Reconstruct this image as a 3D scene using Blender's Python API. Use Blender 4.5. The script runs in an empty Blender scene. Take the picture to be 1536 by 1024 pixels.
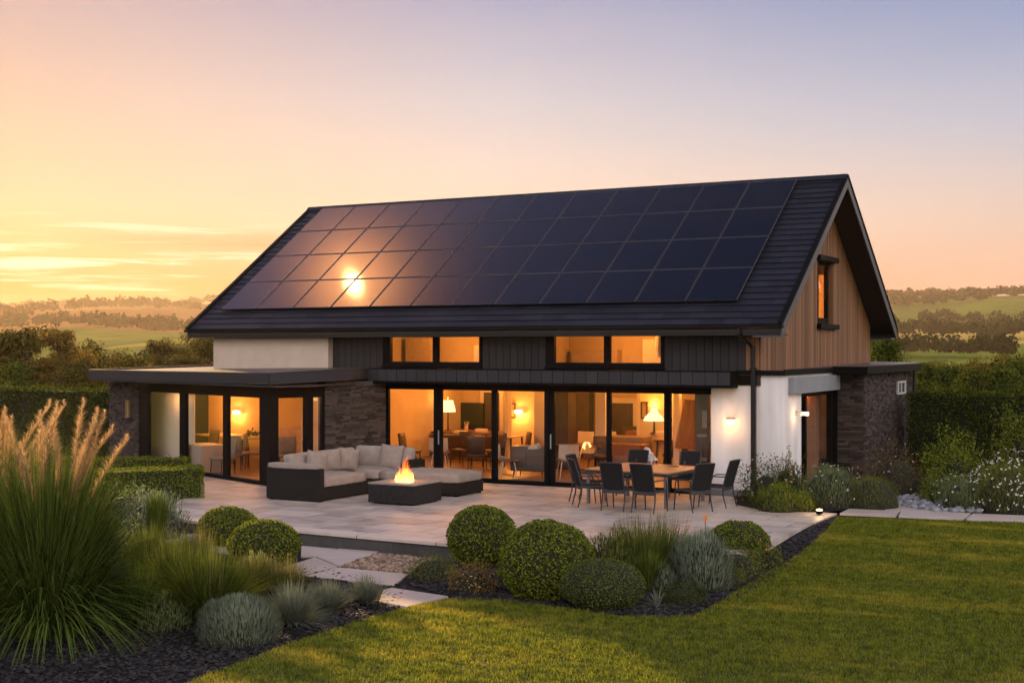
import bpy, math, random
import numpy as np
from mathutils import Vector, Matrix, noise
random.seed(7); RNG = np.random.default_rng(7)
PI = math.pi; R = math.radians
scene = bpy.context.scene
COL = scene.collection

# ------------------------------------------------------------ camera geometry
U = 1.25; FOC = 2011.291; HORIZ = 522.514; YAW = 0.4961
CAM = (6.9407*U, -22.6817*U, 2.66*U)
def ray(px, py):
    a = (px-768)/FOC; b = -(py-HORIZ)/FOC
    return (-math.sin(YAW)+a*math.cos(YAW), math.cos(YAW)+a*math.sin(YAW), b)
def G(px, py, h=0.0):                       # the point at height h seen at a pixel
    d = ray(px, py); t = (h-CAM[2])/d[2]
    return Vector((CAM[0]+d[0]*t, CAM[1]+d[1]*t, h))
def onY(px, py, Y):
    d = ray(px, py); t = (Y-CAM[1])/d[1]
    return Vector((CAM[0]+d[0]*t, Y, CAM[2]+d[2]*t))
def onX(px, py, X):
    d = ray(px, py); t = (X-CAM[0])/d[0]
    return Vector((X, CAM[1]+d[1]*t, CAM[2]+d[2]*t))
def onLine(px, P, Q):                       # plan point of line PQ seen in column px
    d = ray(px, 500); ex, ey = Q[0]-P[0], Q[1]-P[1]
    den = d[0]*ey-d[1]*ex
    t = ((P[0]-CAM[0])*ey-(P[1]-CAM[1])*ex)/den
    return (CAM[0]+d[0]*t, CAM[1]+d[1]*t)
def far(az, r, z=0.0):                      # az: degrees left of +Y, seen from the viewpoint
    return Vector((CAM[0]-math.sin(R(az))*r, CAM[1]+math.cos(R(az))*r, z))
def sstep(a, b, x):
    t = min(1, max(0, (x-a)/(b-a))); return t*t*(3-2*t)
def gz(y):                                  # garden ground falls gently towards the front
    return -0.03-0.23*sstep(-3.0, -8.6, y)

# ------------------------------------------------------------ materials
def lin(c):
    return tuple(((v/255)/12.92 if v/255 <= .04045 else (((v/255)+.055)/1.055)**2.4) for v in c)+(1,)
def newmat(name):
    m = bpy.data.materials.new(name); m.use_nodes = True
    nt = m.node_tree; nt.nodes.clear()
    out = nt.nodes.new('ShaderNodeOutputMaterial')
    return m, nt, out
def N(nt, t, **kw):
    n = nt.nodes.new('ShaderNode'+t)
    for k, v in kw.items():
        if k.startswith('_'): setattr(n, k[1:], v)
        else: n.inputs[k.replace('__', ' ')].default_value = v
    return n
def ramp(nt, fac, stops, interp='LINEAR'):
    r = nt.nodes.new('ShaderNodeValToRGB'); e = r.color_ramp.elements
    r.color_ramp.interpolation = interp
    e[0].position, e[0].color = stops[0][0], stops[0][1]
    e[1].position, e[1].color = stops[-1][0], stops[-1][1]
    for p, c in stops[1:-1]:
        x = e.new(p); x.color = c
    if fac is not None: nt.links.new(fac, r.inputs[0])
    return r
def c4(c): return tuple(c)+(1,) if len(c) == 3 else tuple(c)
def M(name, c1, c2=None, rough=.6, scale=8, metal=0, bump=0, bscale=None, island=0, spec=.5, coat=0, stretch=None, detail=5, transl=0, bdist=.01):
    """base colour varies between c1 and c2 by noise (and per loose piece)"""
    m, nt, out = newmat(name); L = nt.links
    b = N(nt, 'BsdfPrincipled', Roughness=rough, Metallic=metal)
    b.inputs['Specular IOR Level'].default_value = spec
    b.inputs['Coat Weight'].default_value = coat
    c2 = c2 or c1
    tc = N(nt, 'TexCoord'); mp = N(nt, 'Mapping')
    if stretch: mp.inputs['Scale'].default_value = stretch
    L.new(tc.outputs['Object'], mp.inputs[0])
    nz = N(nt, 'TexNoise', Scale=scale, Detail=detail); L.new(mp.outputs[0], nz.inputs['Vector'])
    fac = nz.outputs[0]
    if island:
        gm = N(nt, 'NewGeometry')
        mx = N(nt, 'Mix'); mx.inputs[0].default_value = island
        L.new(nz.outputs[0], mx.inputs[2]); L.new(gm.outputs['Random Per Island'], mx.inputs[3])
        fac = mx.outputs[0]
    lo = .3*(1-island); 
    r = ramp(nt, fac, [(lo, c4(c1)), (1-lo, c4(c2))])
    L.new(r.outputs[0], b.inputs['Base Color'])
    if bump:
        n2 = N(nt, 'TexNoise', Scale=bscale or scale*4, Detail=4); L.new(mp.outputs[0], n2.inputs['Vector'])
        bp = N(nt, 'Bump', Strength=bump, Distance=bdist); L.new(n2.outputs[0], bp.inputs['Height'])
        L.new(bp.outputs[0], b.inputs['Normal'])
    if transl:
        t = N(nt, 'BsdfTranslucent'); L.new(r.outputs[0], t.inputs[0])
        ms = N(nt, 'MixShader', Fac=transl); L.new(b.outputs[0], ms.inputs[1]); L.new(t.outputs[0], ms.inputs[2])
        L.new(ms.outputs[0], out.inputs[0])
    else: L.new(b.outputs[0], out.inputs[0])
    return m
def EM(name, col, s):
    m, nt, out = newmat(name); e = N(nt, 'Emission', Strength=s); e.inputs[0].default_value = c4(col)
    nt.links.new(e.outputs[0], out.inputs[0]); return m
def GLASS(name, tint=(1, 1, 1), ior=1.5, rough=.0):
    m, nt, out = newmat(name); L = nt.links
    t = N(nt, 'BsdfTransparent'); t.inputs[0].default_value = c4(tint)
    g = N(nt, 'BsdfGlossy', Roughness=rough); f = N(nt, 'Fresnel', IOR=ior)
    gm = N(nt, 'NewGeometry'); mr = N(nt, 'MapRange'); mr.inputs[3].default_value = ior; mr.inputs[4].default_value = 1/ior; L.new(gm.outputs['Backfacing'], mr.inputs[0]); L.new(mr.outputs[0], f.inputs['IOR'])
    ms = N(nt, 'MixShader'); L.new(f.outputs[0], ms.inputs[0]); L.new(t.outputs[0], ms.inputs[1]); L.new(g.outputs[0], ms.inputs[2])
    L.new(ms.outputs[0], out.inputs[0]); return m

TILE = M('roof tile', (.010, .012, .020), (.021, .024, .037), rough=.55, spec=.18, scale=3, island=.6, bump=.25, bscale=40)
BLACK = M('black aluminium', (.005, .005, .0055), (.007, .007, .0075), rough=.5, scale=2, spec=.05)
GUTTER = M('black gutter', (.009, .009, .010), rough=.35, spec=.3)
BARGE = M('charcoal bargeboard', (.05, .05, .058), (.062, .062, .07), rough=.5, scale=2)
SOFFIT = M('soffit boards', (.014, .013, .014), (.02, .018, .018), rough=.6, scale=5)
CLAD = M('charcoal cladding', (.022, .021, .022), (.034, .032, .033), rough=.7, scale=3, island=.5, stretch=(6, 6, 1), bump=.2, spec=.2)
BAND = M('charcoal fascia cladding', (.020, .021, .025), (.030, .031, .037), rough=.6, scale=3, island=.5, spec=.25)
WOOD = M('larch boards', (.070, .029, .010), (.27, .125, .048), rough=.65, scale=3, island=.55, stretch=(10, 10, .7), bump=.25, bscale=25)
WOODBACK = M('dark wood gap', (.04, .022, .012), rough=.8)
CREAM = M('cream render', (.47, .39, .31), (.55, .46, .37), rough=.85, scale=2.5, bump=.25, bscale=90)
WHITE = M('white render', (.58, .57, .56), (.75, .74, .73), rough=.85, stretch=(3, 3, .6), scale=1.0, bump=.25, bscale=90)
PLINTH = M('grey plinth', (.12, .12, .125), (.15, .15, .155), rough=.7)
STONE = M('ledge stone', (.026, .022, .021), (.100, .078, .068), rough=.9, spec=.15, scale=9, island=.75, bump=.9, bscale=30, bdist=.02)
MORTAR = M('stone joint', (.02, .018, .016), rough=.9)
FELT = M('roof membrane', (.045, .038, .036), (.11, .085, .075), rough=.42, scale=.8, bump=.15, stretch=(1, 2.5, 1))
METAL = M('grey zinc sheet', (.20, .215, .24), (.25, .265, .29), rough=.45, scale=1.5)
IWALL = M('warm plaster', (.52, .38, .21), (.60, .46, .27), rough=.8, scale=1.5)
ICEIL = M('ceiling plaster', (.5, .40, .27), rough=.8)
IFLOOR = M('oak floor', (.11, .062, .028), (.22, .135, .07), rough=.4, scale=2, stretch=(.6, 5, 1))
DOORW = M('dark walnut', (.035, .018, .010), (.08, .04, .02), rough=.45, scale=3, stretch=(5, 5, .6))
IFRAME = M('pale architrave', (.66, .58, .46), rough=.5)
CURT = M('brown curtain', (.26, .13, .07), (.38, .2, .11), rough=.9, scale=4, stretch=(6, 6, .3))
PANE = GLASS('window glass')
PANEL = None
PFRAME = M('panel frame', (.012, .012, .014), rough=.35)
PEDGE = M('panel frame edge', (.13, .13, .14), rough=.4)

# ------------------------------------------------------------ object helpers
WM = {}
def link(o): COL.objects.link(o); return o
def tag(o, label=None, cat=None, group=None, kind=None):
    if label: o['label'] = label
    if cat: o['category'] = cat
    if group: o['group'] = group
    if kind: o['kind'] = kind
    return o
def thing(name, label, cat, loc=(0, 0, 0), rz=0.0, group=None):
    o = bpy.data.objects.new(name, None); link(o)
    o.location = loc; o.rotation_euler = (0, 0, rz); o.empty_display_size = .2
    WM[o] = Matrix.Translation(Vector(loc)) @ Matrix.Rotation(rz, 4, 'Z')
    return tag(o, label, cat, group)
def finish(name, me, mats, parent=None, smooth=False, bevel=0, world=True):
    for m in (mats if isinstance(mats, (list, tuple)) else [mats]): me.materials.append(m)
    if parent is not None and world and parent in WM: me.transform(WM[parent].inverted())
    o = bpy.data.objects.new(name, me); link(o)
    if parent is not None:
        o.parent = parent; WM[o] = WM.get(parent, Matrix.Identity(4)) if world else Matrix.Identity(4)
    if smooth: me.polygons.foreach_set('use_smooth', [True]*len(me.polygons))
    if bevel:
        b = o.modifiers.new('bevel', 'BEVEL'); b.width = bevel; b.segments = 2; b.limit_method = 'ANGLE'; b.angle_limit = R(40)
    return o
def copy_tree(o, loc=None, rz=None, label=None, parent=None, scale=None, group=None):
    c = o.copy(); link(c)
    if parent: c.parent = parent
    if loc is not None: c.location = loc
    if rz is not None: c.rotation_euler = (0, 0, rz)
    if scale is not None: c.scale = (scale,)*3 if not hasattr(scale, '__len__') else scale
    if label: c['label'] = label
    if group: c['group'] = group
    for ch in list(o.children): copy_tree(ch, parent=c)
    return c
class MB:
    def __init__(s): s.v = []; s.f = []; s.m = []; s.mi = 0
    def add(s, vs, fs):
        n = len(s.v); s.v += [tuple(p) for p in vs]; s.f += [tuple(i+n for i in f) for f in fs]; s.m += [s.mi]*len(fs); return s
    def box(s, x0, x1, y0, y1, z0, z1):
        vs = [(x, y, z) for z in (z0, z1) for y in (y0, y1) for x in (x0, x1)]
        return s.add(vs, [(0, 2, 3, 1), (4, 5, 7, 6), (0, 1, 5, 4), (2, 6, 7, 3), (0, 4, 6, 2), (1, 3, 7, 5)])
    def obox(s, c, ax, ay, az):                # centre and three half vectors
        c = Vector(c); ax, ay, az = Vector(ax), Vector(ay), Vector(az)
        vs = [c+i*ax+j*ay+k*az for k in (-1, 1) for j in (-1, 1) for i in (-1, 1)]
        return s.add(vs, [(0, 2, 3, 1), (4, 5, 7, 6), (0, 1, 5, 4), (2, 6, 7, 3), (0, 4, 6, 2), (1, 3, 7, 5)])
    def wall(s, P, Q, t, z0, z1):              # slab along plan segment PQ, thickness t to its left
        P = Vector((P[0], P[1], 0)); Q = Vector((Q[0], Q[1], 0)); d = (Q-P).normalized(); n = Vector((-d.y, d.x, 0))
        return s.obox((P+Q)/2+n*t/2+Vector((0, 0, (z0+z1)/2)), (Q-P)/2, n*t/2, (0, 0, (z1-z0)/2))
    def prism(s, poly, z0, z1):                # z0, z1 numbers or functions of a point
        f0 = z0 if callable(z0) else (lambda p: z0); f1 = z1 if callable(z1) else (lambda p: z1)
        n = len(poly); vs = [(p[0], p[1], f0(p)) for p in poly]+[(p[0], p[1], f1(p)) for p in poly]
        return s.add(vs, [tuple(range(n-1, -1, -1)), tuple(range(n, 2*n))]+[(i, (i+1) % n, n+(i+1) % n, n+i) for i in range(n)])
    def exX(s, poly, x0, x1):                  # (y,z) polygon extruded along X
        n = len(poly); vs = [(x0, p[0], p[1]) for p in poly]+[(x1, p[0], p[1]) for p in poly]
        return s.add(vs, [tuple(range(n-1, -1, -1)), tuple(range(n, 2*n))]+[(i, (i+1) % n, n+(i+1) % n, n+i) for i in range(n)])
    def tube(s, pts, r, n=8, cap=True):
        pts = [Vector(p) for p in pts]; rs = r if hasattr(r, '__len__') else [r]*len(pts)
        vs = []; fs = []
        for i, p in enumerate(pts):
            d = (pts[min(i+1, len(pts)-1)]-pts[max(i-1, 0)]).normalized()
            a = d.cross(Vector((0, 0, 1)) if abs(d.z) < .9 else Vector((1, 0, 0))).normalized(); b = d.cross(a)
            for k in range(n):
                t = 2*PI*k/n; vs.append(p+(a*math.cos(t)+b*math.sin(t))*rs[i])
        for i in range(len(pts)-1):
            for k in range(n): fs.append((i*n+k, i*n+(k+1) % n, (i+1)*n+(k+1) % n, (i+1)*n+k))
        if cap: fs += [tuple(range(n-1, -1, -1)), tuple((len(pts)-1)*n+k for k in range(n))]
        return s.add(vs, fs)
    def lathe(s, prof, c=(0, 0, 0), n=20):
        vs = []; fs = []
        for r, z in prof:
            for k in range(n): vs.append((c[0]+r*math.cos(2*PI*k/n), c[1]+r*math.sin(2*PI*k/n), c[2]+z))
        for i in range(len(prof)-1):
            for k in range(n): fs.append((i*n+k, i*n+(k+1) % n, (i+1)*n+(k+1) % n, (i+1)*n+k))
        fs += [tuple(range(n-1, -1, -1)), tuple((len(prof)-1)*n+k for k in range(n))]
        return s.add(vs, fs)
    def build(s, name, mats, parent=None, smooth=False, bevel=0, world=True):
        me = bpy.data.meshes.new(name); me.from_pydata(s.v, [], s.f); me.update()
        if s.mi or any(s.m): me.polygons.foreach_set('material_index', s.m)
        return finish(name, me, mats, parent, smooth, bevel, world)
def np_mesh(name, V, k, mats, parent=None, world=True, smooth=False, midx=None):
    """V: (n*k,3) array, every k vertices one face"""
    V = np.ascontiguousarray(V, dtype=np.float32).reshape(-1, 3); nf = len(V)//k
    me = bpy.data.meshes.new(name); me.vertices.add(len(V)); me.vertices.foreach_set('co', V.ravel())
    me.loops.add(len(V)); me.loops.foreach_set('vertex_index', np.arange(len(V), dtype=np.int32))
    me.polygons.add(nf); me.polygons.foreach_set('loop_start', np.arange(0, nf*k, k, dtype=np.int32))
    try: me.polygons.foreach_set('loop_total', np.full(nf, k, dtype=np.int32))
    except Exception: pass
    if midx is not None: me.polygons.foreach_set('material_index', np.asarray(midx, dtype=np.int32))
    me.update(calc_edges=True)
    return finish(name, me, mats, parent, smooth, 0, world)
def np_grid_mesh(name, V, F, mats, parent=None, world=True, smooth=True):
    me = bpy.data.meshes.new(name); me.from_pydata(V.tolist(), [], F.tolist()); me.update()
    return finish(name, me, mats, parent, smooth, 0, world)
def struct(name, mb, mats, **kw):
    o = mb.build(name, mats, **kw); tag(o, kind='structure'); return o

# ------------------------------------------------------------ roof constants
PIT = .6033; TP = math.tan(PIT); CP = math.cos(PIT); SP = math.sin(PIT)
EZ = 3.873; HD = 5.537; RZ = EZ+HD*TP; XL = -16.88; SL = 5.3791*U
def roofz(y): return EZ+TP*(y if y <= HD else 2*HD-y)
YF = .5; YB = 2*HD-.5; XG = -.65; XHL = -16.21

house = thing('house', 'long two storey house with dark tiled gable roof, charcoal and timber cladding', 'house', (-8.4, 5.5, 0))
H = house
def P(name, mb, mat, parent=H, **kw): return mb.build(name, mat, parent, **kw)

# roof deck (under the tiles)
m = MB(); th = .16/CP
m.exX([(0, EZ-.045-th+.06), (0, EZ-.045), (HD, RZ-.045), (2*HD, EZ-.045), (2*HD, EZ-.045-th+.06), (HD, RZ-.045-th)], XL+.06, -.06)
roof = P('roof', m, SOFFIT)
# tiles
for side in (0, 1):
    m = MB(); nc = 26; st = SL/nc
    for i in range(nc):
        s0 = i*st; s1 = s0+st+.03
        x = XL+.03-(.3 if i % 2 else 0)
        while x < -.03:
            w = .62; a = max(x+.002, XL+.03); b = min(x+w-.002, -.03); x += w
            if b-a < .02: continue
            j = random.uniform(-.002, .002)
            def pt(xx, s, h):
                y = s*CP-h*SP; z = EZ-.03+s*SP+h*CP
                return (xx, y if not side else 2*HD-y, z)
            vs = [pt(a, s0, 0), pt(b, s0, 0), pt(b, s1, 0), pt(a, s1, 0), pt(a, s0, .030+j), pt(b, s0, .030+j), pt(b, s1, .004), pt(a, s1, .004)]
            m.add(vs, [(0, 3, 2, 1), (4, 5, 6, 7), (0, 1, 5, 4), (1, 2, 6, 5), (2, 3, 7, 6), (3, 0, 4, 7)])
    P('roof_tiles', m, TILE, roof)
# ridge tiles
m = MB(); x = XL+.0
while x < -.01:
    b = min(x+.45, 0.0)
    m.exX([(HD-.15, RZ-.075), (HD-.13, RZ-.01), (HD-.05, RZ+.05), (HD+.05, RZ+.05), (HD+.13, RZ-.01), (HD+.15, RZ-.075)], x+.004, b-.004); x += .45
P('ridge_tiles', m, TILE, roof)
# bargeboards (outer black capping + charcoal board)
for X, sg in ((0.0, -1), (XL, 1)):
    for side in (0, 1):
        m = MB()
        f = (lambda y: y) if not side else (lambda y: 2*HD-y)
        a, b = X, X+sg*.035
        m.exX([(f(-.02), EZ-.30), (f(-.02), EZ-.01), (f(HD), RZ-.01), (f(HD), RZ-.28)], min(a, b), max(a, b))
        P('bargeboard', m, BARGE, roof)
        m = MB(); m.exX([(f(-.05), EZ-.02), (f(-.05), EZ+.035), (f(HD), RZ+.03), (f(HD), RZ-.02)], min(X-sg*.025, b+sg*.06), max(X-sg*.025, b+sg*.06))
        P('verge_trim', m, BLACK, roof)
# eaves: fascia, gutters
for side in (0, 1):
    f = (lambda y: y) if not side else (lambda y: 2*HD-y)
    def bx(mb, x0, x1, y0, y1, z0, z1):
        ya, yb = sorted((f(y0), f(y1))); mb.box(x0, x1, ya, yb, z0, z1)
    m = MB(); bx(m, XL+.04, -.04, .02, .05, EZ-.26, EZ-.05); P('fascia', m, GUTTER, roof)
    m = MB(); bx(m, XL+.04, -.04, .05, .52, EZ-.262, EZ-.235); P('soffit', m, SOFFIT, roof)
    m = MB(); prof = []
    for k in range(9):
        t = PI*k/8; prof.append((f(-.045-.06*math.cos(t)), EZ-.035-.075*math.sin(t)))
    for k in range(8, -1, -1):
        t = PI*k/8; prof.append((f(-.045-.048*math.cos(t)), EZ-.035-.062*math.sin(t)))
    m.exX(prof, XL-.05, .03); P('gutter', m, GUTTER, roof)
for k in range(22):
    x = XL+.4+k*.78
    m = MB(); m.box(x, x+.03, -.055, .02, EZ-.125, EZ-.1); P('gutter_bracket', m, GUTTER, roof)
# returned box eaves at the gable
for y0, y1 in ((.0, .5), (2*HD-.5, 2*HD)):
    m = MB(); m.box(XG-.02, -.04, y0+.01, y1-.01, EZ-.30, EZ-.265); P('eaves_box', m, BARGE, roof)

# walls: upper front
m = MB(); m.box(-12.32, -10.72, YF+.02, YF+.22, 2.5, EZ-.2); m.box(-7.78, -6.01, YF+.02, YF+.22, 2.5, EZ-.2); m.box(-2.95, XG-.02, YF+.02, YF+.22, 2.5, EZ-.2)
m.box(-10.72, -7.78, YF+.02, YF+.22, 2.5, 2.88); m.box(-6.01, -2.95, YF+.02, YF+.22, 2.5, 2.88)
P('wall', m, BLACK)
m = MB()
def boards(mb, a, b, z0, z1, pitch=.19, y=YF, t=.02):
    n = max(1, round((b-a)/pitch)); w = (b-a)/n
    for i in range(n): mb.box(a+i*w+.006, a+(i+1)*w-.006, y, y+t, z0, z1)
for a_, b_ in ((-12.32, -10.72), (-7.78, -6.01), (-2.95, -1.0)):
    m = MB(); boards(m, a_, b_, 2.78, EZ-.262); P('charcoal_cladding', m, CLAD, bevel=.003)
m = MB(); boards(m, -1.0, XG-.03, 2.8, EZ-.265, .1, YF-.002)
P('timber_cladding', m, WOOD)
# band over the sliding doors
m = MB(); boards(m, -10.93, -1.22, 2.5, 2.80, .29, .1, .02); P('canopy_cladding', m, BAND, bevel=.003)
m = MB(); m.box(-10.93, -1.20, .121, .50, 2.47, 2.79); m.box(-1.22, -1.18, .098, .5, 2.44, 2.825); m.box(-10.93, -1.22, .085, .5, 2.802, 2.822); m.box(-10.93, -1.22, .092, .3, 2.44, 2.468)
P('canopy', m, BLACK)
# cream wall
m = MB(); m.box(XHL, -12.32, .3, .7, 2.5, EZ-.264); m.box(XHL, XHL+.25, .7, 3.5, 2.45, EZ-.25); m.box(XHL, XHL+.25, 3.5, YB, 0, EZ-.25); P('cream_wall', m, CREAM)
m = MB(); m.box(XHL+.25, XG-.2, YB-.25, YB, 0, EZ-.25)
m.exX([(YF+.2, EZ-.25), (HD, roofz(HD)-.3), (YB, EZ-.25)], XHL, XHL+.25)
P('rear_wall', m, CREAM)
# gable wall behind boards
WY0, WY1, WZ0, WZ1 = 5.12, 6.55, 3.95, 5.56
def rb(y): return roofz(y)-.045-.14/CP
m = MB()
X0, X1 = XG-.22, XG-.022
m.exX([(YF, 2.5), (YF, rb(YF)-.05), (WY0, rb(WY0)-.05), (WY0, 2.5)], X0, X1)
m.exX([(WY1, 2.5), (WY1, rb(WY1)-.05), (YB, rb(YB)-.05), (YB, 2.5)], X0, X1)
m.exX([(WY0, 2.5), (WY0, WZ0), (WY1, WZ0), (WY1, 2.5)], X0, X1)
m.exX([(WY0, WZ1), (WY0, rb(WY0)-.05), (HD, rb(HD)-.05), (WY1, rb(WY1)-.05), (WY1, WZ1)], X0, X1)
P('gable_wall', m, WOODBACK)
m = MB(); y = YF; bw = .098
while y < YB-.02:
    a, b = y+.004, min(y+bw-.004, YB)
    segs = [(2.8, None)]
    if b > WY0 and a < WY1: segs = [(2.8, WZ0), (WZ1, None)]
    t = random.uniform(0, .006)
    for z0, z1 in segs:
        za, zb = (z1, z1) if z1 else (rb(a)-.02, rb(b)-.02)
        m.exX([(a, z0), (a, za), (b, zb), (b, z0)], XG-.02, XG+t)
    y += bw
P('timber_cladding', m, WOOD)
# gable window with timber reveals
m = MB(); m.box(XG-.24, XG-.021, WY0, WY0+.03, WZ0, WZ1); m.box(XG-.24, XG-.021, WY1-.03, WY1, WZ0, WZ1); P('window_reveal', m, WOOD)
w = MB(); xw = XG-.20
w.box(xw, xw+.09, WY0+.03, WY0+.14, WZ0, WZ1); w.box(xw, xw+.09, WY1-.16, WY1-.03, WZ0, WZ1)
w.box(xw, xw+.09, WY0+.14, WY1-.16, WZ0, WZ0+.16); w.box(xw, xw+.09, WY0+.14, WY1-.16, WZ1-.1, WZ1)
wf = P('window', w, BLACK, bevel=.006)
m = MB(); m.box(xw+.03, xw+.04, WY0+.14, WY1-.16, WZ0+.16, WZ1-.1); P('pane', m, PANE, wf)
m = MB(); m.box(XG-.03, XG+.11, WY0-.12, WY1+.22, WZ1, WZ1+.13); m.box(XG-.03, XG+.02, WY0-.05, WY0+.0, WZ0, WZ1); P('lintel', m, BLACK, wf, bevel=.006)
m = MB(); m.box(XG-.03, XG+.12, WY0-.12, WY1+.22, WZ0-.13, WZ0); P('sill', m, BLACK, wf, bevel=.006)

# upper front windows
def win(x0, x1, z0, z1, glass, y=YF, rev=.0, name='window'):
    w = MB(); fy0, fy1 = y-.025+rev, y+.10+rev
    gx = [g for g in glass]; gz0, gz1 = z0+.11, z1-.03
    w.box(x0, x1, fy0, fy1, z0, gz0); w.box(x0, x1, fy0, fy1, gz1, z1)
    xs = [x0]+[v for g in gx for v in g]+[x1]
    for i in range(0, len(xs), 2): w.box(xs[i], xs[i+1], fy0, fy1, gz0, gz1)
    w.box(x0-.02, x1+.02, fy0-.05, fy0+.02, z0-.04, z0+.0)
    o = P(name, w, BLACK, bevel=.005)
    for a, b in gx:
        m = MB(); m.box(a, b, y+.05+rev, y+.06+rev, gz0, gz1); P('pane', m, PANE, o)
    return o
win(-10.72, -7.78, 2.88, 3.72, [(-10.49, -9.21), (-9.07, -7.86)])
win(-6.01, -2.95, 2.88, 3.72, [(-5.78, -4.47), (-4.32, -3.03)])

# ground floor sliding doors
DY = .6; gaps = [(-10.62, -9.26), (-9.04, -7.60), (-7.43, -6.11), (-5.86, -4.48), (-4.35, -3.00), (-2.85, -1.85)]
edges = [-10.95, -9.15, -7.515, -5.985, -4.415, -2.925, -1.81]
for i, (a, b) in enumerate(gaps):
    m = MB(); e0, e1 = edges[i], edges[i+1]; off = .04 if i % 2 else 0
    m.box(e0+.001, a, DY+off, DY+.09+off, .015, 2.45); m.box(b, e1-.001, DY+off, DY+.09+off, .015, 2.45)
    m.box(a, b, DY+off, DY+.09+off, .015, .10); m.box(a, b, DY+off, DY+.09+off, 2.28, 2.45)
    o = P('sliding_door', m, BLACK, bevel=.006)
    m = MB(); m.box(a, b, DY+.04+off, DY+.05+off, .10, 2.28); P('pane', m, PANE, o)
    if i in (1, 3):
        m = MB(); m.box(a-.10, a-.07, DY-.02+off, DY+off-.001, .9, 1.25); P('handle', m, METAL, o)
m = MB(); m.box(-10.95, -1.8, DY-.03, DY+.2, 0.0, .014); P('threshold', m, BLACK)
m = MB(); m.box(-11.2, -10.951, DY-.02, DY+.2, 0, 2.6); P('door_jamb', m, BLACK)
m = MB(); m.box(-10.95, -1.83, DY+.0, DY+.2, 2.451, 2.5); P('door_head', m, BLACK)

# white rendered wall, right
AX = -.17; AY = 5.2; BX = .47; BYE = 10.75
m = MB(); m.box(-1.83, AX, .55, .80, 0, 2.73); m.box(AX-.25, AX, .80, 2.0, 0, 2.73)
m.box(AX-.25, AX, 2.0, 5.0, 2.33, 2.73)
P('white_wall', m, WHITE)
m = MB(); m.box(-1.835, AX+.012, .535, .56, 0, .15); m.box(AX-.01, AX+.014, .56, 2.0, 0, .15); P('plinth', m, PLINTH)
m = MB(); m.box(AX-.03, AX+.13, .98, 4.95, 2.30, 2.67); P('zinc_beam', m, METAL, bevel=.006)
# side window
w = MB(); w.box(AX-.16, AX-.04, 2.0, 2.14, 0, 2.33); w.box(AX-.16, AX-.04, 4.72, 4.95, 0, 2.33); w.box(AX-.16, AX-.04, 2.14, 4.72, 0, .1); w.box(AX-.16, AX-.04, 2.14, 4.72, 2.2, 2.33)
w.box(AX-.16, AX-.05, 2.50, 2.62, .1, 2.2)
wf = P('window', w, BLACK, bevel=.006)
m = MB(); m.box(AX-.10, AX-.09, 2.62, 4.72, .1, 2.2); m.box(AX-.10, AX-.09, 2.14, 2.50, .1, 2.2); P('pane', m, PANE, wf)

# ledge stone walls
def stonewall(name, faces, core, top):
    """faces: list of (P, Q, z0, z1) plan segments, outside on the right of PQ"""
    m = MB(); m.mi = 1
    for c in core: c(m)
    m.mi = 0
    for (Pp, Q, z0, z1) in faces:
        Pp = Vector((Pp[0], Pp[1], 0)); Q = Vector((Q[0], Q[1], 0)); d = (Q-Pp); L = d.length; d.normalize(); n = Vector((d.y, -d.x, 0))
        z = z0
        while z < z1-.01:
            h = min(random.choice((.04, .05, .065, .08)), z1-z); s = 0
            while s < L-.001:
                w = min(random.uniform(.10, .38), L-s)
                if L-s-w < .08: w = L-s
                dd = random.uniform(.012, .05)
                m.obox(Pp+d*(s+w/2)+n*(dd/2-.03)+Vector((0, 0, z+h/2)), d*(w/2-.003), n*(dd/2+.03), (0, 0, h/2-.003)); s += w
            z += h
    return P(name, m, [STONE, MORTAR])
stonewall('stone_wall', [((AX, AY), (BX, AY), 0, 2.70), ((BX, AY), (BX, BYE), 0, 2.70)],
          [lambda q: q.box(XG-.2, BX-.01, AY+.01, BYE, 0, 2.70)], 2.7)
m = MB(); m.box(AX-.2, AX-.02, 4.96, AY, 0, 2.5); P('door_jamb', m, BLACK)
# annex flat roof
def az_(p): return 2.86+.012*(p[1]-5)
m = MB(); m.prism([(-1.2, .47), (AX+.03, .47), (AX+.03, 4.6), (BX+.22, 4.6), (BX+.22, BYE+.2), (XG-.1, BYE+.2), (XG-.1, .52), (-1.2, .52)], lambda p: az_(p)-.13+(.05 if p[1] < 1 else 0), az_)
fr = P('flat_roof', m, FELT)
m = MB(); m.wall((BX+.225, BYE+.2), (BX+.225, 4.575), .03, 2.70, 2.89); m.wall((AX+.03, 4.575), (BX+.225, 4.575), .03, 2.70, 2.88); m.wall((AX+.06, 4.57), (AX+.06, .44), .03, 2.735, 2.86)
m.wall((-1.2, .44), (AX+.06, .44), .03, 2.735, 2.84)
P('roof_trim', m, BLACK, fr)
# small white framed window in the stone and its downpipe
m = MB(); a0, a1, b0, b1 = 8.75, 9.75, 2.07, 2.43; X = BX+.05
m.box(X-.03, X+.03, a0, a1, b0, b0+.05); m.box(X-.03, X+.03, a0, a1, b1-.05, b1); m.box(X-.03, X+.03, a0, a0+.12, b0+.05, b1-.05); m.box(X-.03, X+.03, a1-.12, a1, b0+.05, b1-.05); m.box(X-.03, X+.02, 9.2, 9.28, b0+.05, b1-.05)
wf = P('window', m, M('white window paint', (.40, .40, .41), rough=.5)); m = MB(); m.box(X-.02, X-.01, a0+.1, a1-.1, b0+.04, b1-.04); P('pane', m, BLACK, wf)
m = MB(); m.tube([(BX+.13, 10.55, 2.7), (BX+.13, 10.55, 0)], .05); P('downpipe', m, GUTTER)
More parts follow.
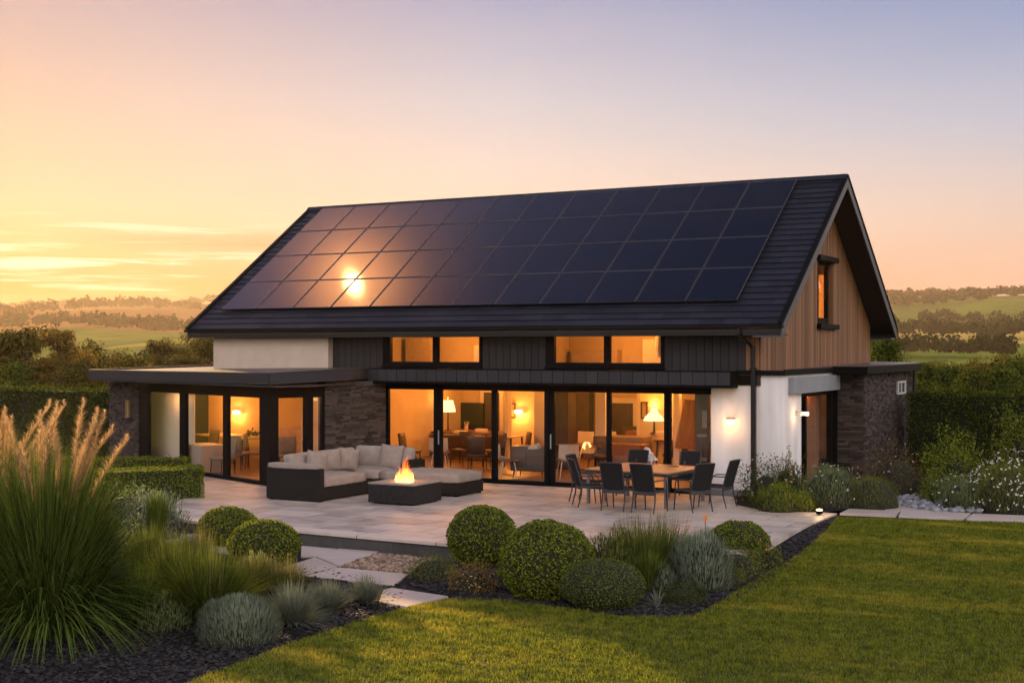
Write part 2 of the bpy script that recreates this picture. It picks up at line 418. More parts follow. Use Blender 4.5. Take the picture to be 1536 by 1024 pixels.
# main downpipe: swan neck from the gutter then a flat pipe down the white wall
m = MB(); xd = -.80
m.tube([(-.98, -.045, EZ-.1), (-.98, -.045, EZ-.22), (-.95, .02, EZ-.30), (-.86, .30, EZ-.42), (xd, .40, EZ-.52), (xd, .41, 2.8)], .045, 10); m.box(xd-.05, xd+.05, .40, .5, 0, 2.90); m.box(xd-.075, xd+.075, .39, .52, 2.84, 2.88)
P('downpipe', m, GUTTER)

# ------------------------------------------------------------ left wing
WA = (-20.3, .62); WQ = (-11.9, -2.68); WR = (-10.66, .5)
dAQ = Vector((WQ[0]-WA[0], WQ[1]-WA[1], 0)).normalized()
p209 = onLine(209, WA, WQ)
cols = [222, 269, 278, 334, 341, 389]
gp = [onLine(c, WA, WQ) for c in cols]
def frame_line(segs, glass, Pp, Q, z0=.015, z1=2.38, g0=.10, g1=2.12, name='sliding_door'):
    for (a, b), (ga, gb) in zip(segs, glass):
        m = MB(); t = .10
        m.wall(a, ga, t, z0, z1); m.wall(gb, b, t, z0, z1); m.wall(ga, gb, t, z0, g0); m.wall(ga, gb, t, g1, z1)
        o = P(name, m, BLACK, bevel=.005)
        d = Vector((gb[0]-ga[0], gb[1]-ga[1], 0)).normalized(); n = Vector((-d.y, d.x, 0))*.045
        m = MB(); m.wall((ga[0]+n.x, ga[1]+n.y), (gb[0]+n.x, gb[1]+n.y), .01, g0, g1); P('pane', m, PANE, o)
mid = lambda p, q: ((p[0]+q[0])/2, (p[1]+q[1])/2)
m1 = mid(gp[1], gp[2]); m2 = mid(gp[3], gp[4]); p398 = onLine(396, WA, WQ)
frame_line([(p209, m1), (m1, m2), (m2, p398)], [(gp[0], gp[1]), (gp[2], gp[3]), (gp[4], gp[5])], WA, WQ)
m = MB(); m.wall(p398, WQ, .2, 0, 2.5); q2 = onLine(409, WQ, WR); m.wall(WQ, q2, .16, 0, 2.5); P('corner_post', m, BLACK)
g2 = [onLine(c, WQ, WR) for c in (418, 457, 470, 483, 487, 567)]
frame_line([(q2, mid(g2[1], g2[2])), (mid(g2[1], g2[2]), g2[4])], [(g2[0], g2[1]), (g2[2], g2[3])], WQ, WR)
stonewall('stone_wall', [(g2[4], WR, 0, 2.5)], [lambda q: q.wall(g2[4], WR, .3, 0, 2.5)], 2.5)
WAL = onLine(165, WA, WQ)
nrm = Vector((-dAQ.y, dAQ.x, 0)); bk = Vector(WAL+(0,))+nrm*5.5
stonewall('stone_wall', [(WAL, p209, 0, 2.45), ((bk.x, bk.y), WAL, 0, 2.45)], [lambda q: q.wall(WAL, p209, .3, 0, 2.45), lambda q: q.wall((bk.x, bk.y), WAL, .3, 0, 2.45)], 2.45)
# wing roof
RA = G(134, 555, 2.70); RB = G(403.5, 562, 2.70); RC = Vector((-10.93, .30, 2.82)); RE = G(257, 548, 2.84)
roofpoly = [(RA.x, RA.y), (RB.x, RB.y), (-10.95, -.55), (-10.95, .48), (-12.4, .48), (-12.4, .28), (XHL-.02, .28), (XHL-.02, 4.2), (RE.x-.4, 4.4)]
def wz(p):
    d = Vector((p[0]-RA.x, p[1]-RA.y, 0)).dot(nrm)
    return 2.70+.14*min(1, max(0, d/3.0))
m = MB(); m.prism(roofpoly, lambda p: wz(p)-.24, lambda p: wz(p)-.02); wroof = P('flat_roof', m, FELT)
m = MB()
def fascia(mb, a, b, za, zb, t=.03, h=.26):
    a = Vector(a); b = Vector(b); d = (b-a).normalized(); n = Vector((d.y, -d.x, 0))*t
    for (o1, o2, top, hh) in ((0, 1, 0, h), (-2.5, 1.35, .022, .020)):
        vs = [Vector((q.x+n.x*o, q.y+n.y*o, z+top-k)) for q, z in ((a, za), (b, zb)) for o in (o1, o2) for k in (0 if top == 0 else 0, hh)]
        mb.add(vs, [(0, 1, 3, 2), (4, 6, 7, 5), (0, 2, 6, 4), (1, 5, 7, 3), (2, 3, 7, 6), (0, 4, 5, 1)])
fascia(m, (RA.x, RA.y, 0), (RB.x, RB.y, 0), wz(RA), wz(RB)); fascia(m, (RB.x, RB.y, 0), (-10.95, -.55, 0), wz(RB), 2.80); fascia(m, (-10.95, -.55, 0), (-10.95, .12, 0), 2.80, 2.80)
fascia(m, (RE.x-.4, 4.4, 0), (RA.x, RA.y, 0), 2.84, wz(RA))
P('fascia', m, BAND, wroof)
m = MB(); m.prism([(p[0], p[1]) for p in roofpoly[:3]]+[(-10.95, .48), (-12.4, .48), (XHL-.02, .46), (RE.x-.4, 4.4)], 2.40, 2.44); P('soffit', m, SOFFIT, wroof)
m = MB()
a = onLine(403, WA, WQ)
for s in (0, 1):     # standing seams of the membrane
    k = G(300+s*60, 557, 2.72)
P('threshold', MB().wall(p209, WQ, .18, 0, .014), BLACK)

# ------------------------------------------------------------ interior shells
def shell(name, x0, x1, y0, y1, z0, z1, mat=IWALL, sides='lrb', t=.06):
    m = MB()
    if 'l' in sides: m.box(x0-t, x0, y0, y1, z0, z1)
    if 'r' in sides: m.box(x1, x1+t, y0, y1, z0, z1)
    if 'b' in sides: m.box(x0-t, x1+t, y1, y1+t, z0, z1)
    if 'f' in sides: m.box(x0-t, x1+t, y0-t, y0, z0, z1)
    P('interior_wall', m, mat)
MRB = 8.9
shell('main', -13.3, -1.9, .72, MRB, .0, 2.5)
m = MB(); m.box(-13.35, -1.85, .72, MRB, .0, .02); P('floor', m, IFLOOR)
m = MB(); m.box(-13.35, -1.85, .72, MRB, 2.46, 2.52); P('ceiling', m, ICEIL)
# upper rooms
for a, b in ((-11.6, -7.0), (-6.7, -1.9)):
    shell('up', a, b, .74, 3.2, 2.55, 4.02)
    m = MB(); m.box(a, b, .74, 3.2, 2.53, 2.56); P('floor', m, IFLOOR)
    m = MB(); m.box(a, b, .74, 3.2, 3.98, 4.02); P('ceiling', m, ICEIL)
# gable room
m = MB(); m.box(-2.9, -2.84, 3.6, 8.6, 3.5, 5.7); m.box(-2.84, XG-.23, 3.54, 3.6, 3.5, 5.7); m.box(-2.84, XG-.23, 8.6, 8.66, 3.5, 5.7); m.box(-2.84, XG-.23, 3.6, 8.6, 5.66, 5.7); m.box(-2.84, XG-.23, 3.6, 8.6, 3.5, 3.54)
P('interior_wall', m, IWALL)
# annex room
m = MB(); m.box(-1.84, -1.78, .8, 5.2, 0, 2.5); m.box(-1.78, AX-.26, 5.1, 5.2, 0, 2.5); m.box(-1.78, AX-.2, .8, 5.1, 2.46, 2.5); P('interior_wall', m, IWALL)
m = MB(); m.box(-1.78, AX-.05, .8, 5.1, 0, .02); P('floor', m, IFLOOR)
# wing room
wpoly = [WAL, WQ, WR, (-13.3, .5), (-13.3, 3.4), (-20.6, 3.4)]
m = MB(); m.prism(wpoly, .0, .012); P('floor', m, IFLOOR)
m = MB(); m.prism([(p[0], p[1]) for p in wpoly], 2.385, 2.398); P('ceiling', m, ICEIL)
m = MB(); m.box(-20.6, -13.3, 3.4, 3.5, 0, 2.4); m.box(-13.3, -10.7, .44, .5, 0, 2.4); m.box(-13.36, -13.301, .5, 3.4, 0, 2.4); P('interior_wall', m, IWALL)
# blind behind the left wing pane
d0 = Vector((gp[0][0], gp[0][1], 0))-dAQ*1.2+nrm*.60; d1 = Vector((gp[1][0], gp[1][1], 0))-dAQ*.35+nrm*.60
m = MB(); m.wall((d0.x, d0.y), (d1.x, d1.y), .04, .02, 2.38); P('interior_wall', m, IFRAME)
BLP = (Vector((gp[0][0], gp[0][1], 0))+Vector((gp[1][0], gp[1][1], 0)))/2-dAQ*.3+nrm*.28

# interior joinery, read off the back wall
def backpanel(px0, py0, px1, py1, Y, mat, name, d=.05, frame=0, fm=None, parent=H, label=None, cat=None):
    a = onY(px0, py0, Y); b = onY(px1, py1, Y); z0, z1 = sorted((a.z, b.z)); z0 = max(z0, .021)
    m = MB(); m.box(a.x, b.x, Y-d, Y-.002, z0, z1); o = P(name, m, mat, parent)
    if frame:
        m = MB(); m.box(a.x-frame, a.x, Y-d-.03, Y-.002, z0, z1+frame); m.box(b.x, b.x+frame, Y-d-.03, Y-.002, z0, z1+frame); m.box(a.x, b.x, Y-d-.03, Y-.002, z1, z1+frame)
        P('door_frame', m, fm or IFRAME, o)
    return o
backpanel(918, 604, 951, 690, MRB, DOORW, 'door', frame=.16)
backpanel(727, 588, 751, 700, MRB, DOORW, 'door', frame=.12)
backpanel(857, 588, 890, 690, MRB-.3, DOORW, 'interior_panel', .3)
# projecting wall piers seen through the glass
for px0, px1, Y in ((757, 762, 6.2), (801, 816, 5.6), (893, 908, 5.2), (955, 960, 7.0), (1010, 1018, 4.4)):
    a = onY(px0, 620, Y); b = onY(px1, 620, Y)
    m = MB(); m.box(a.x, b.x, Y, Y+.22, .02, 2.46); P('interior_pier', m, IFRAME)
m = MB(); a = onY(801, 620, 7.2); b = onY(757, 620, 7.2); m.box(b.x, a.x, 7.2, 7.3, .02, 2.46); P('interior_wall', m, IWALL)
m = MB(); a = onY(960, 620, 6.6); b = onY(1022, 620, 6.6); m.box(a.x, b.x, 6.6, 6.7, .02, 2.46); P('interior_wall', m, IWALL)

# ------------------------------------------------------------ solar panels
def panel_mat():
    m, nt, out = newmat('solar glass'); L = nt.links
    b = N(nt, 'BsdfPrincipled', Roughness=.17); b.inputs['IOR'].default_value = 1.5
    b.inputs['Base Color'].default_value = (.004, .007, .017, 1)
    tc = N(nt, 'TexCoord'); nz = N(nt, 'TexNoise', Scale=160, Detail=2); L.new(tc.outputs['Object'], nz.inputs['Vector'])
    
    n2 = N(nt, 'TexNoise', Scale=.9, Detail=3); L.new(tc.outputs['Object'], n2.inputs['Vector'])
    mr = N(nt, 'MapRange'); mr.inputs[3].default_value = .035; mr.inputs[4].default_value = .06; L.new(n2.outputs[0], mr.inputs[0]); L.new(mr.outputs[0], b.inputs['Roughness'])
    L.new(b.outputs[0], out.inputs[0]); return m
PANEL = panel_mat()
PX0 = -.993*U; PS0 = .6567*U; PH = 1.1449*U
rown = ['bottom', 'third', 'second', 'top']
ordn = ['first', 'second', 'third', 'fourth', 'fifth', 'sixth', 'sixth', 'fifth', 'fourth', 'third', 'second', 'first']
m = MB(); g = .011
w_, h_ = U-2*g, PH-2*g
m.box(0, w_, 0, .022, -.035, .004); m.box(0, w_, h_-.022, h_, -.035, .004); m.box(0, .022, .022, h_-.022, -.035, .004); m.box(w_-.022, w_, .022, h_-.022, -.035, .004)
m.mi = 1; m.box(0, w_, h_-.010, h_+.001, -.002, .006); m.box(w_-.004, w_+.001, 0, h_, -.002, .005)
proto = thing('solar_panel', 'x', 'solar panel')
m.build('frame', [PFRAME, PEDGE], proto)
m = MB(); m.box(.022, w_-.022, .022, h_-.022, -.03, 0); m.build('glass', PANEL, proto)
first = True
for r_ in range(4):
    for c_ in range(12):
        x = PX0-(12-c_)*U+g; s = PS0+r_*PH+g; hh = .085
        loc = (x, s*CP-hh*SP, EZ+s*SP+hh*CP)
        o = proto if first else copy_tree(proto); first = False
        o.location = loc; o.rotation_euler = (PIT, 0, 0)
        side = 'left' if c_ < 6 else 'right'
        if r_ == 1 and c_ == 3: lab = 'solar panel in third row, fourth from left, holding the upper sky glare'
        elif r_ == 0 and c_ == 3: lab = 'solar panel in the bottom row, fourth from the left, just below the bright sky glare'
        elif c_ in (0, 11) and r_ in (0, 3): lab = 'black solar panel at the %s %s corner of the roof array' % (rown[r_], side)
        else: lab = 'black solar panel in the %s row, %s from the %s end' % (rown[r_], ordn[c_], side)
        tag(o, lab, 'solar panel', 'solar panels on the roof')
m = MB()
for r_ in range(4):
    for k in (.25, .75):
        s = PS0+(r_+k)*PH
        c = Vector((PX0-6*U, s*CP-.02*SP, EZ+s*SP+.02*CP)); m.obox(c, (6*U-.03, 0, 0), (0, .02*CP, .02*SP), (0, -.022*SP, .022*CP))
m.build('mounting_rail', PFRAME, roof)

# ------------------------------------------------------------ lamps
LAMPC = (1.0, .62, .24); WARM = (1.0, .365, .072)
def light(name, loc, power, rad=.1, col=WARM, typ='POINT', rot=None, spot=None, size=None):
    d = bpy.data.lights.new(name, typ); d.energy = power*.58; d.color = col
    if typ in ('POINT', 'SPOT'): d.shadow_soft_size = rad
    if typ == 'SPOT': d.spot_size = spot or R(100); d.spot_blend = .6
    if typ == 'AREA': d.shape = 'RECTANGLE'; d.size, d.size_y = size
    o = bpy.data.objects.new(name, d); link(o); o.location = loc
    if rot: o.rotation_euler = rot
    return o
GLOW = EM('lamp glow', (1.0, .62, .26), 3.2); SHADE = EM('lit lamp shade', (1.0, .60, .26), .75); DIM = EM('warm strip', (1, .62, .28), 4)
BRASS = M('brushed brass', (.42, .32, .20), rough=.35, metal=.9)
# white wall, front
t = thing('wall_lamp', 'square up and down wall lamp glowing on the white wall behind the dining chairs', 'wall lamp', (-1.35, .55, 1.66))
m = MB(); m.box(-1.43, -1.27, .41, .549, 1.73, 1.77); m.box(-1.38, -1.32, .50, .549, 1.62, 1.73); m.build('body', BRASS, t, bevel=.004)
m = MB(); m.box(-1.42, -1.28, .42, .535, 1.63, 1.728); m.build('diffuser', GLOW, t)
light('wall_lamp_light', (-1.35, .27, 1.54), 3.2, .05, (1, .48, .16)); light('wall_lamp_uplight', (-1.35, .38, 1.88), .7, .04, (1, .52, .2))
# white wall, side
py = onX(1193, 631, AX)
t = thing('wall_lamp', 'wall lamp with short bracket and glass tube beside the side window', 'wall lamp', (AX, py.y, 1.83))
m = MB(); m.box(AX, AX+.03, py.y-.06, py.y+.06, 1.80, 1.90); m.tube([(AX+.03, py.y, 1.85), (AX+.16, py.y, 1.85)], .022); m.box(AX+.13, AX+.17, py.y-.03, py.y+.03, 1.80, 1.90); m.build('bracket', METAL, t, bevel=.003)
m = MB(); m.tube([(AX+.17, py.y, 1.85), (AX+.30, py.y, 1.848)], [.035, .042], 12); m.build('glass_tube', GLOW, t)
light('side_lamp_light', (AX+.14, py.y-.12, 1.80), 1.8, .04, (1, .5, .2))
# stone wall, left (unlit tube)
pl = onLine(198, WA, WQ); nn = -nrm; pc = Vector((pl[0], pl[1], 0))+nn*.05
t = thing('wall_lamp', 'slim unlit brass wall lamp on the stone pier left of the wing', 'wall lamp', (pc.x, pc.y, 1.35))
m = MB(); dd = dAQ
m.obox(pc+nn*.02+Vector((0, 0, 1.6)), dd*.06, nn*.02, (0, 0, .25)); m.obox(pc+nn*.07+Vector((0, 0, 1.84)), dd*.07, nn*.06, (0, 0, .012)); m.obox(pc+nn*.07+Vector((0, 0, 1.36)), dd*.07, nn*.06, (0, 0, .012)); m.obox(pc+nn*.11+dd*.06+Vector((0, 0, 1.6)), dd*.008, nn*.008, (0, 0, .24)); m.obox(pc+nn*.11-dd*.06+Vector((0, 0, 1.6)), dd*.008, nn*.008, (0, 0, .24))
m.build('frame', BRASS, t, bevel=.002)
m = MB(); m.tube([pc+nn*.07+Vector((0, 0, 1.38)), pc+nn*.07+Vector((0, 0, 1.82))], .035, 12); m.build('tube', M('frosted amber glass', (.55, .38, .18), rough=.3), t)
# ground uplight
gp_ = G(1229, 772, 0)
t = thing('ground_spotlight', 'small lit ground spotlight at the bed edge beside the patio corner', 'ground light', (gp_.x, gp_.y, 0))
m = MB(); m.lathe([(.02, 0), (.02, .02), (.065, .025), (.075, .085), (.07, .09)], gp_); m.build('body', BLACK, t, smooth=False)
m = MB(); m.lathe([(.062, .092), (.06, .105), (.03, .12)], gp_); m.build('lens', EM('spot lens', (1, .66, .25), 4), t)
light('ground_spot_light', (gp_.x, gp_.y+.02, .26), 3.6, .04, (1, .6, .22))

# ------------------------------------------------------------ soft furnishing helpers
FAB = M('oatmeal fabric', (.24, .205, .18), (.30, .26, .23), rough=.95, scale=6, bump=.35, bscale=220)
FAB2 = M('beige linen', (.23, .19, .168), (.29, .245, .215), rough=.95, scale=9, bump=.5, bscale=160)
RATTAN = M('charcoal rattan', (.007, .007, .0075), (.026, .025, .024), rough=.85, spec=.12, scale=90, bump=.8, bscale=110, detail=2)
def cushion(c, s, mat, name, parent, rot=None, puff=.03, n=9):
    """soft box: size s, centre c"""
    sx, sy, sz = s; vs = []; fs = []
    def P3(a, b, cc):
        v = np.array([a, b, cc]); r = .12
        q = [a*sx/2, b*sy/2, cc*sz/2]
        mn = min(sx, sy, sz)
        e = mn*.28
        p = []
        inner = [sx/2-e, sy/2-e, sz/2-e]
        k = [max(-inner[i], min(inner[i], q[i])) for i in range(3)]
        d = Vector([q[i]-k[i] for i in range(3)])
        if d.length > 1e-9:
            mx = max(abs(d.x), abs(d.y), abs(d.z)); d = d.normalized()*mx
        pt = Vector(k)+d
        ax = [sx, sy, sz].index(mn)
        o = [i for i in range(3) if i != ax]
        f = (1-(v[o[0]])**2)*(1-(v[o[1]])**2)
        pt[ax] += puff*f*v[ax]
        nz_ = noise.noise(Vector(pt)*5+Vector(c))*.008
        pt[ax] += nz_
        return pt
    mb = MB()
    for axis in range(3):
        for sg in (-1, 1):
            base = len(mb.v); g_ = []
            for i in range(n):
                for j in range(n):
                    a, b = -1+2*i/(n-1), -1+2*j/(n-1)
                    v = [0, 0, 0]; v[axis] = sg; v[(axis+1) % 3] = a; v[(axis+2) % 3] = b
                    g_.append(P3(*v))
            F = [(i*n+j, (i+1)*n+j, (i+1)*n+j+1, i*n+j+1) if sg > 0 else (i*n+j, i*n+j+1, (i+1)*n+j+1, (i+1)*n+j) for i in range(n-1) for j in range(n-1)]
            mb.add(g_, F)
    Mx = Matrix.Translation(Vector(c)) @ (rot.to_4x4() if rot else Matrix.Identity(4))
    mb.v = [tuple(Mx @ Vector(v)) for v in mb.v]
    # weld
    idx = {}; vv = []; mp_ = []
    for v in mb.v:
        k = tuple(round(x, 4) for x in v)
        if k not in idx: idx[k] = len(vv); vv.append(v)
        mp_.append(idx[k])
    mb.v = vv; mb.f = [tuple(mp_[i] for i in f) for f in mb.f]
    return mb.build(name, mat, parent, smooth=True)
def pillow(name, label, c, size, rot, mat, group):
    t = thing(name, label, 'pillow', c, 0, group)
    n = 15; mb = MB()
    for sg in (1, -1):
        pts = []
        for i in range(n):
            for j in range(n):
                u, v = -1+2*i/(n-1), -1+2*j/(n-1)
                h = (max(0, 1-abs(u)**2.6)*max(0, 1-abs(v)**2.6))**.62
                pin = 1-.09*(1-u*u)*abs(v)-.0; pin2 = 1-.09*(1-v*v)*abs(u)
                wr = noise.noise(Vector((u*3+c[0], v*3, c[1])))*.18*h
                pts.append(Vector((u*size/2*pin2, v*size/2*pin, sg*(h*size*.17*(1+wr)+.004))))
        F = [(i*n+j, (i+1)*n+j, (i+1)*n+j+1, i*n+j+1) if sg > 0 else (i*n+j, i*n+j+1, (i+1)*n+j+1, (i+1)*n+j) for i in range(n-1) for j in range(n-1)]
        mb.add(pts, F)
    Mx = Matrix.Translation(Vector(c)) @ rot.to_4x4()
    mb.v = [tuple(Mx @ Vector(v)) for v in mb.v]
    mb.build('cover', mat, t, smooth=True)
    pipe = [Mx @ Vector((size/2*a, size/2*b, 0)) for a, b in [(x*.985*(1-.09*0), y) for x, y in ((-1, -1), (-.5, -.93), (0, -.91), (.5, -.93), (1, -1), (.93, -.5), (.91, 0), (.93, .5), (1, 1), (.5, .93), (0, .91), (-.5, .93), (-1, 1), (-.93, .5), (-.91, 0), (-.93, -.5), (-1, -1))]]
    MB().tube(pipe, .006, 5).build('piping', mat, t)
    return t
def ER(x, y, z):
    from mathutils import Euler
    return Euler((x, y, z)).to_matrix()

# ------------------------------------------------------------ corner sofa
sx0, sx1, sy0, sy1 = -10.22, -6.68, -4.86, -1.32
sofa = thing('corner_sofa', 'large charcoal rattan corner sofa with oatmeal cushions on the patio', 'sofa', ((sx0+sx1)/2, (sy0+sy1)/2, 0))
m = MB(); m.box(sx0+.12, sx0+1.42, sy0+.17, sy1-.05, .03, .29); m.box(sx0+1.42, sx1, sy1-1.24, sy1-.05, .03, .29); m.build('base', RATTAN, sofa, bevel=.012)
m = MB(); m.box(sx0, sx0+1.46, sy0, sy0+.17, .02, .72); m.build('arm', RATTAN, sofa, bevel=.014)
m = MB(); m.box(sx0, sx0+.12, sy0+.171, sy1, .02, .70); m.build('back_frame', RATTAN, sofa, bevel=.012)
m = MB(); m.box(sx0+.121, -8.3, sy1-.13, sy1, .02, .70); m.build('back_frame', RATTAN, sofa, bevel=.012)
m = MB(); m.box(-8.47, -8.299, sy1-.62, sy1-.131, .291, .72); m.build('arm', RATTAN, sofa, bevel=.012)
for x, y in ((sx0+.1, sy0+.08), (sx0+1.38, sy0+.08), (sx1-.08, sy1-1.15), (sx1-.08, sy1-.12), (sx0+.1, sy1-.1)):
    MB().box(x-.04, x+.04, y-.04, y+.04, 0, .03).build('foot', BLACK, sofa)
cushion((sx0+.78, sy0+1.02, .40), (1.30, 1.66, .23), FAB, 'seat_cushion', sofa)
cushion((sx0+.78, sy1-.62-.02, .40), (1.30, 1.26, .23), FAB, 'seat_cushion', sofa)
cushion(((sx0+1.43+sx1)/2, sy1-.64, .40), (sx1-sx0-1.44, 1.22, .23), FAB, 'seat_cushion', sofa)
cushion((sx0+.72, sy0+.085, .755), (1.36, .20, .12), FAB, 'arm_cushion', sofa, puff=.015)
for k, y in enumerate((-4.05, -3.18, -2.36)):
    cushion((sx0+.27, y, .72), (.24, .84, .50), FAB, 'back_cushion', sofa, rot=ER(0, R(-9), R(0)))
for k, x in enumerate((-9.72, -8.9)):
    cushion((x+.05, sy1-.28, .73), (.80, .24, .52), FAB, 'back_cushion', sofa, rot=ER(R(-9), 0, 0))
PG = 'scatter pillows on the corner sofa'
pillow('scatter_pillow', 'beige square pillow leaning at the near left end of the sofa beside its arm', (-9.62, -3.82, .74), .54, ER(R(90), R(10), R(62)) , FAB2, PG)
pillow('scatter_pillow', 'greyer beige pillow behind, second from the left end of the sofa', (-9.70, -3.15, .75), .50, ER(R(90), R(-6), R(70)), FAB, PG)
pillow('scatter_pillow', 'beige wrinkled pillow tilted forward in the middle of the left sofa run', (-9.52, -2.72, .74), .53, ER(R(90), R(8), R(60)), FAB2, PG)
pillow('scatter_pillow', 'large pale pillow on the rear sofa run behind the fire pit flames', (-8.93, -1.83, .76), .60, ER(R(76), R(3), R(6)), FAB2, PG)

# ------------------------------------------------------------ fire pit
CONC = M('dark cast concrete', (.016, .016, .016), (.028, .027, .027), rough=.9, spec=.12, scale=12, bump=.4, bscale=120)
CONCT = M('pale concrete top', (.19, .17, .16), (.25, .23, .21), rough=.7, scale=6, bump=.3, bscale=90)
fx0, fx1, fy0, fy1 = -7.76, -6.60, -4.48, -3.36; fcx, fcy = (fx0+fx1)/2, (fy0+fy1)/2
fp = thing('fire_pit', 'square charcoal concrete fire pit table burning with orange flames', 'fire pit', (fcx, fcy, 0))
m = MB(); m.box(fx0, fx1, fy0, fy0+.1, .03, .42); m.box(fx0, fx1, fy1-.1, fy1, .03, .42); m.box(fx0, fx0+.1, fy0+.1, fy1-.1, .03, .42); m.box(fx1-.1, fx1, fy0+.1, fy1-.1, .03, .42); m.box(fx0+.1, fx1-.1, fy0+.1, fy1-.1, .28, .32)
m.build('body', CONC, fp, bevel=.006)
m = MB(); i_ = .30
m.box(fx0-.005, fx1+.005, fy0-.005, fy0+i_, .421, .455); m.box(fx0-.005, fx1+.005, fy1-i_, fy1+.005, .421, .455); m.box(fx0-.005, fx0+i_, fy0+i_, fy1-i_, .421, .455); m.box(fx1-i_, fx1+.005, fy0+i_, fy1-i_, .421, .455)
m.build('top', CONCT, fp, bevel=.004)
m = MB(); m.box(fx0+.08, fx1-.08, fy0+.08, fy1-.08, 0, .03); m.build('plinth', BLACK, fp)
m = MB()
for k in range(60):
    c = Vector((fcx+random.uniform(-.22, .22), fcy+random.uniform(-.2, .2), .35+random.uniform(0, .05))); r = random.uniform(.03, .055)
    m.lathe([(r*.4, -r*.6), (r, 0), (r*.5, r*.6)], c, 6)
m.build('fire_stones', M('lava stones', (.03, .02, .018), (.10, .05, .03), rough=.9, scale=20), fp)
def flame_mat():
    m, nt, out = newmat('flame'); L = nt.links
    tc = N(nt, 'TexCoord'); sp = N(nt, 'SeparateXYZ'); L.new(tc.outputs['Object'], sp.inputs[0])
    mr = N(nt, 'MapRange'); mr.inputs[1].default_value = .34; mr.inputs[2].default_value = .86; L.new(sp.outputs[2], mr.inputs[0])
    nz = N(nt, 'TexNoise', Scale=9, Detail=3); L.new(tc.outputs['Object'], nz.inputs['Vector'])
    ad = N(nt, 'Math', _operation='MULTIPLY_ADD'); ad.inputs[1].default_value = .5; L.new(nz.outputs[0], ad.inputs[0]); L.new(mr.outputs[0], ad.inputs[2])
    cr = ramp(nt, ad.outputs[0], [(.2, (1, .62, .22, 1)), (.55, (1, .36, .07, 1)), (1.0, (1, .13, .012, 1))])
    e = N(nt, 'Emission', Strength=1.9); L.new(cr.outputs[0], e.inputs[0])
    tr = N(nt, 'BsdfTransparent'); ms = N(nt, 'MixShader')
    op = ramp(nt, ad.outputs[0], [(.25, (.9, .9, .9, 1)), (1.1, (.12, .12, .12, 1))])
    L.new(op.outputs[0], ms.inputs[0]); L.new(tr.outputs[0], ms.inputs[1]); L.new(e.outputs[0], ms.inputs[2]); L.new(ms.outputs[0], out.inputs[0]); return m
m = MB()
for k in range(60):
    a = random.uniform(0, 2*PI); q = random.uniform(0, .20); x, y = fcx+q*math.cos(a), fcy+q*math.sin(a)
    h = random.uniform(.14, .68)*(1-q*1.9); pts = []; rs = []; ph = random.uniform(0, 6)
    for i in range(8):
        tt = i/7; pts.append((x+.06*math.sin(ph+tt*5)*tt+.03*tt, y+.06*math.cos(ph*1.7+tt*4)*tt, .36-fcy*0+h*tt)); rs.append(max(.0015, .030*math.sin(PI*(tt*.82+.16))**1.4*(1-tt*.55)))
    m.tube(pts, rs, 7)
m2 = m.build('flame', flame_mat(), fp, smooth=True)
light('fire_light', (fcx, fcy, .62), 22, .12, (1, .42, .12))

# ------------------------------------------------------------ outdoor dining set
MESHF = M('charcoal sling fabric', (.012, .012, .013), (.022, .021, .023), rough=.85, spec=.1, scale=60, bump=.4, bscale=200)
CFR = M('anthracite powder coat', (.026, .027, .030), (.038, .038, .042), rough=.5, spec=.3)
TEAK = M('weathered teak', (.24, .115, .055), (.42, .22, .12), rough=.5, scale=2.5, island=.4, stretch=(1, 8, 1), bump=.15)
dc = thing('dining_chair', 'x', 'dining chair')
def arc(t): return .05*(1-(2*t-1)**2)
m = MB()
# sling seat
n = 8; pts = []
for i in range(n+1):
    y = .26-.50*i/n; z = .445-.025*math.sin(PI*i/n)
    for j in (0, 1): pts.append((-.235+.47*j, y, z))
m.add(pts, [(2*i, 2*i+1, 2*i+3, 2*i+2) for i in range(n)]); m.add([(p[0], p[1], p[2]-.02) for p in pts], [(2*i+2, 2*i+3, 2*i+1, 2*i) for i in range(n)])
m.build('seat', MESHF, dc, world=False)
m = MB(); m.box(-.26, -.23, -.25, .27, .405, .45); m.box(.23, .26, -.25, .27, .405, .45); m.box(-.23, .23, .245, .27, .40, .44); m.box(-.26, .26, -.27, -.245, .36, .44); m.build('seat_frame', CFR, dc, world=False, bevel=.006)
def bpt(t): return (-.255-.14*t-.03*t*t, .43+.56*t)     # y, z along the back
pts = []
nb = 8
for i in range(nb+1):
    y, z = bpt(i/nb)
    for j in range(5):
        u = j/4; pts.append((-.225+.45*u, y-.02*(1-(2*u-1)**2), z))
m = MB(); F = [(i*5+j, i*5+j+1, (i+1)*5+j+1, (i+1)*5+j) for i in range(nb) for j in range(4)]
m.add(pts, F); m.add([(p[0], p[1]+.012, p[2]) for p in pts], [f[::-1] for f in F]); m.build('backrest', MESHF, dc, world=False)
m = MB()
for sx in (-1, 1):
    m.tube([(sx*.24,)+bpt(i/6) for i in range(7)], .015, 6)
y, z = bpt(1); m.tube([(-.24, y, z), (-.12, y-.016, z+.008), (0, y-.02, z+.010), (.12, y-.016, z+.008), (.24, y, z)], .014, 6); m.build('back_frame', CFR, dc, world=False)
for sx in (-1, 1):
    m = MB(); m.tube([(sx*.245, .255, .43), (sx*.25, .30, 0)], [.017, .013], 6); m.build('leg', CFR, dc, world=False)
    m = MB(); m.tube([(sx*.245, -.255, .43), (sx*.25, -.27, .25), (sx*.25, -.34, 0)], [.018, .016, .013], 6); m.build('leg', CFR, dc, world=False)
    m = MB(); y, z = bpt(.42); m.tube([(sx*.25, y, z-.01), (sx*.27, -.1, .655), (sx*.27, .14, .645), (sx*.262, .22, .60), (sx*.252, .262, .44)], .014, 6); m.build('armrest', CFR, dc, world=False)
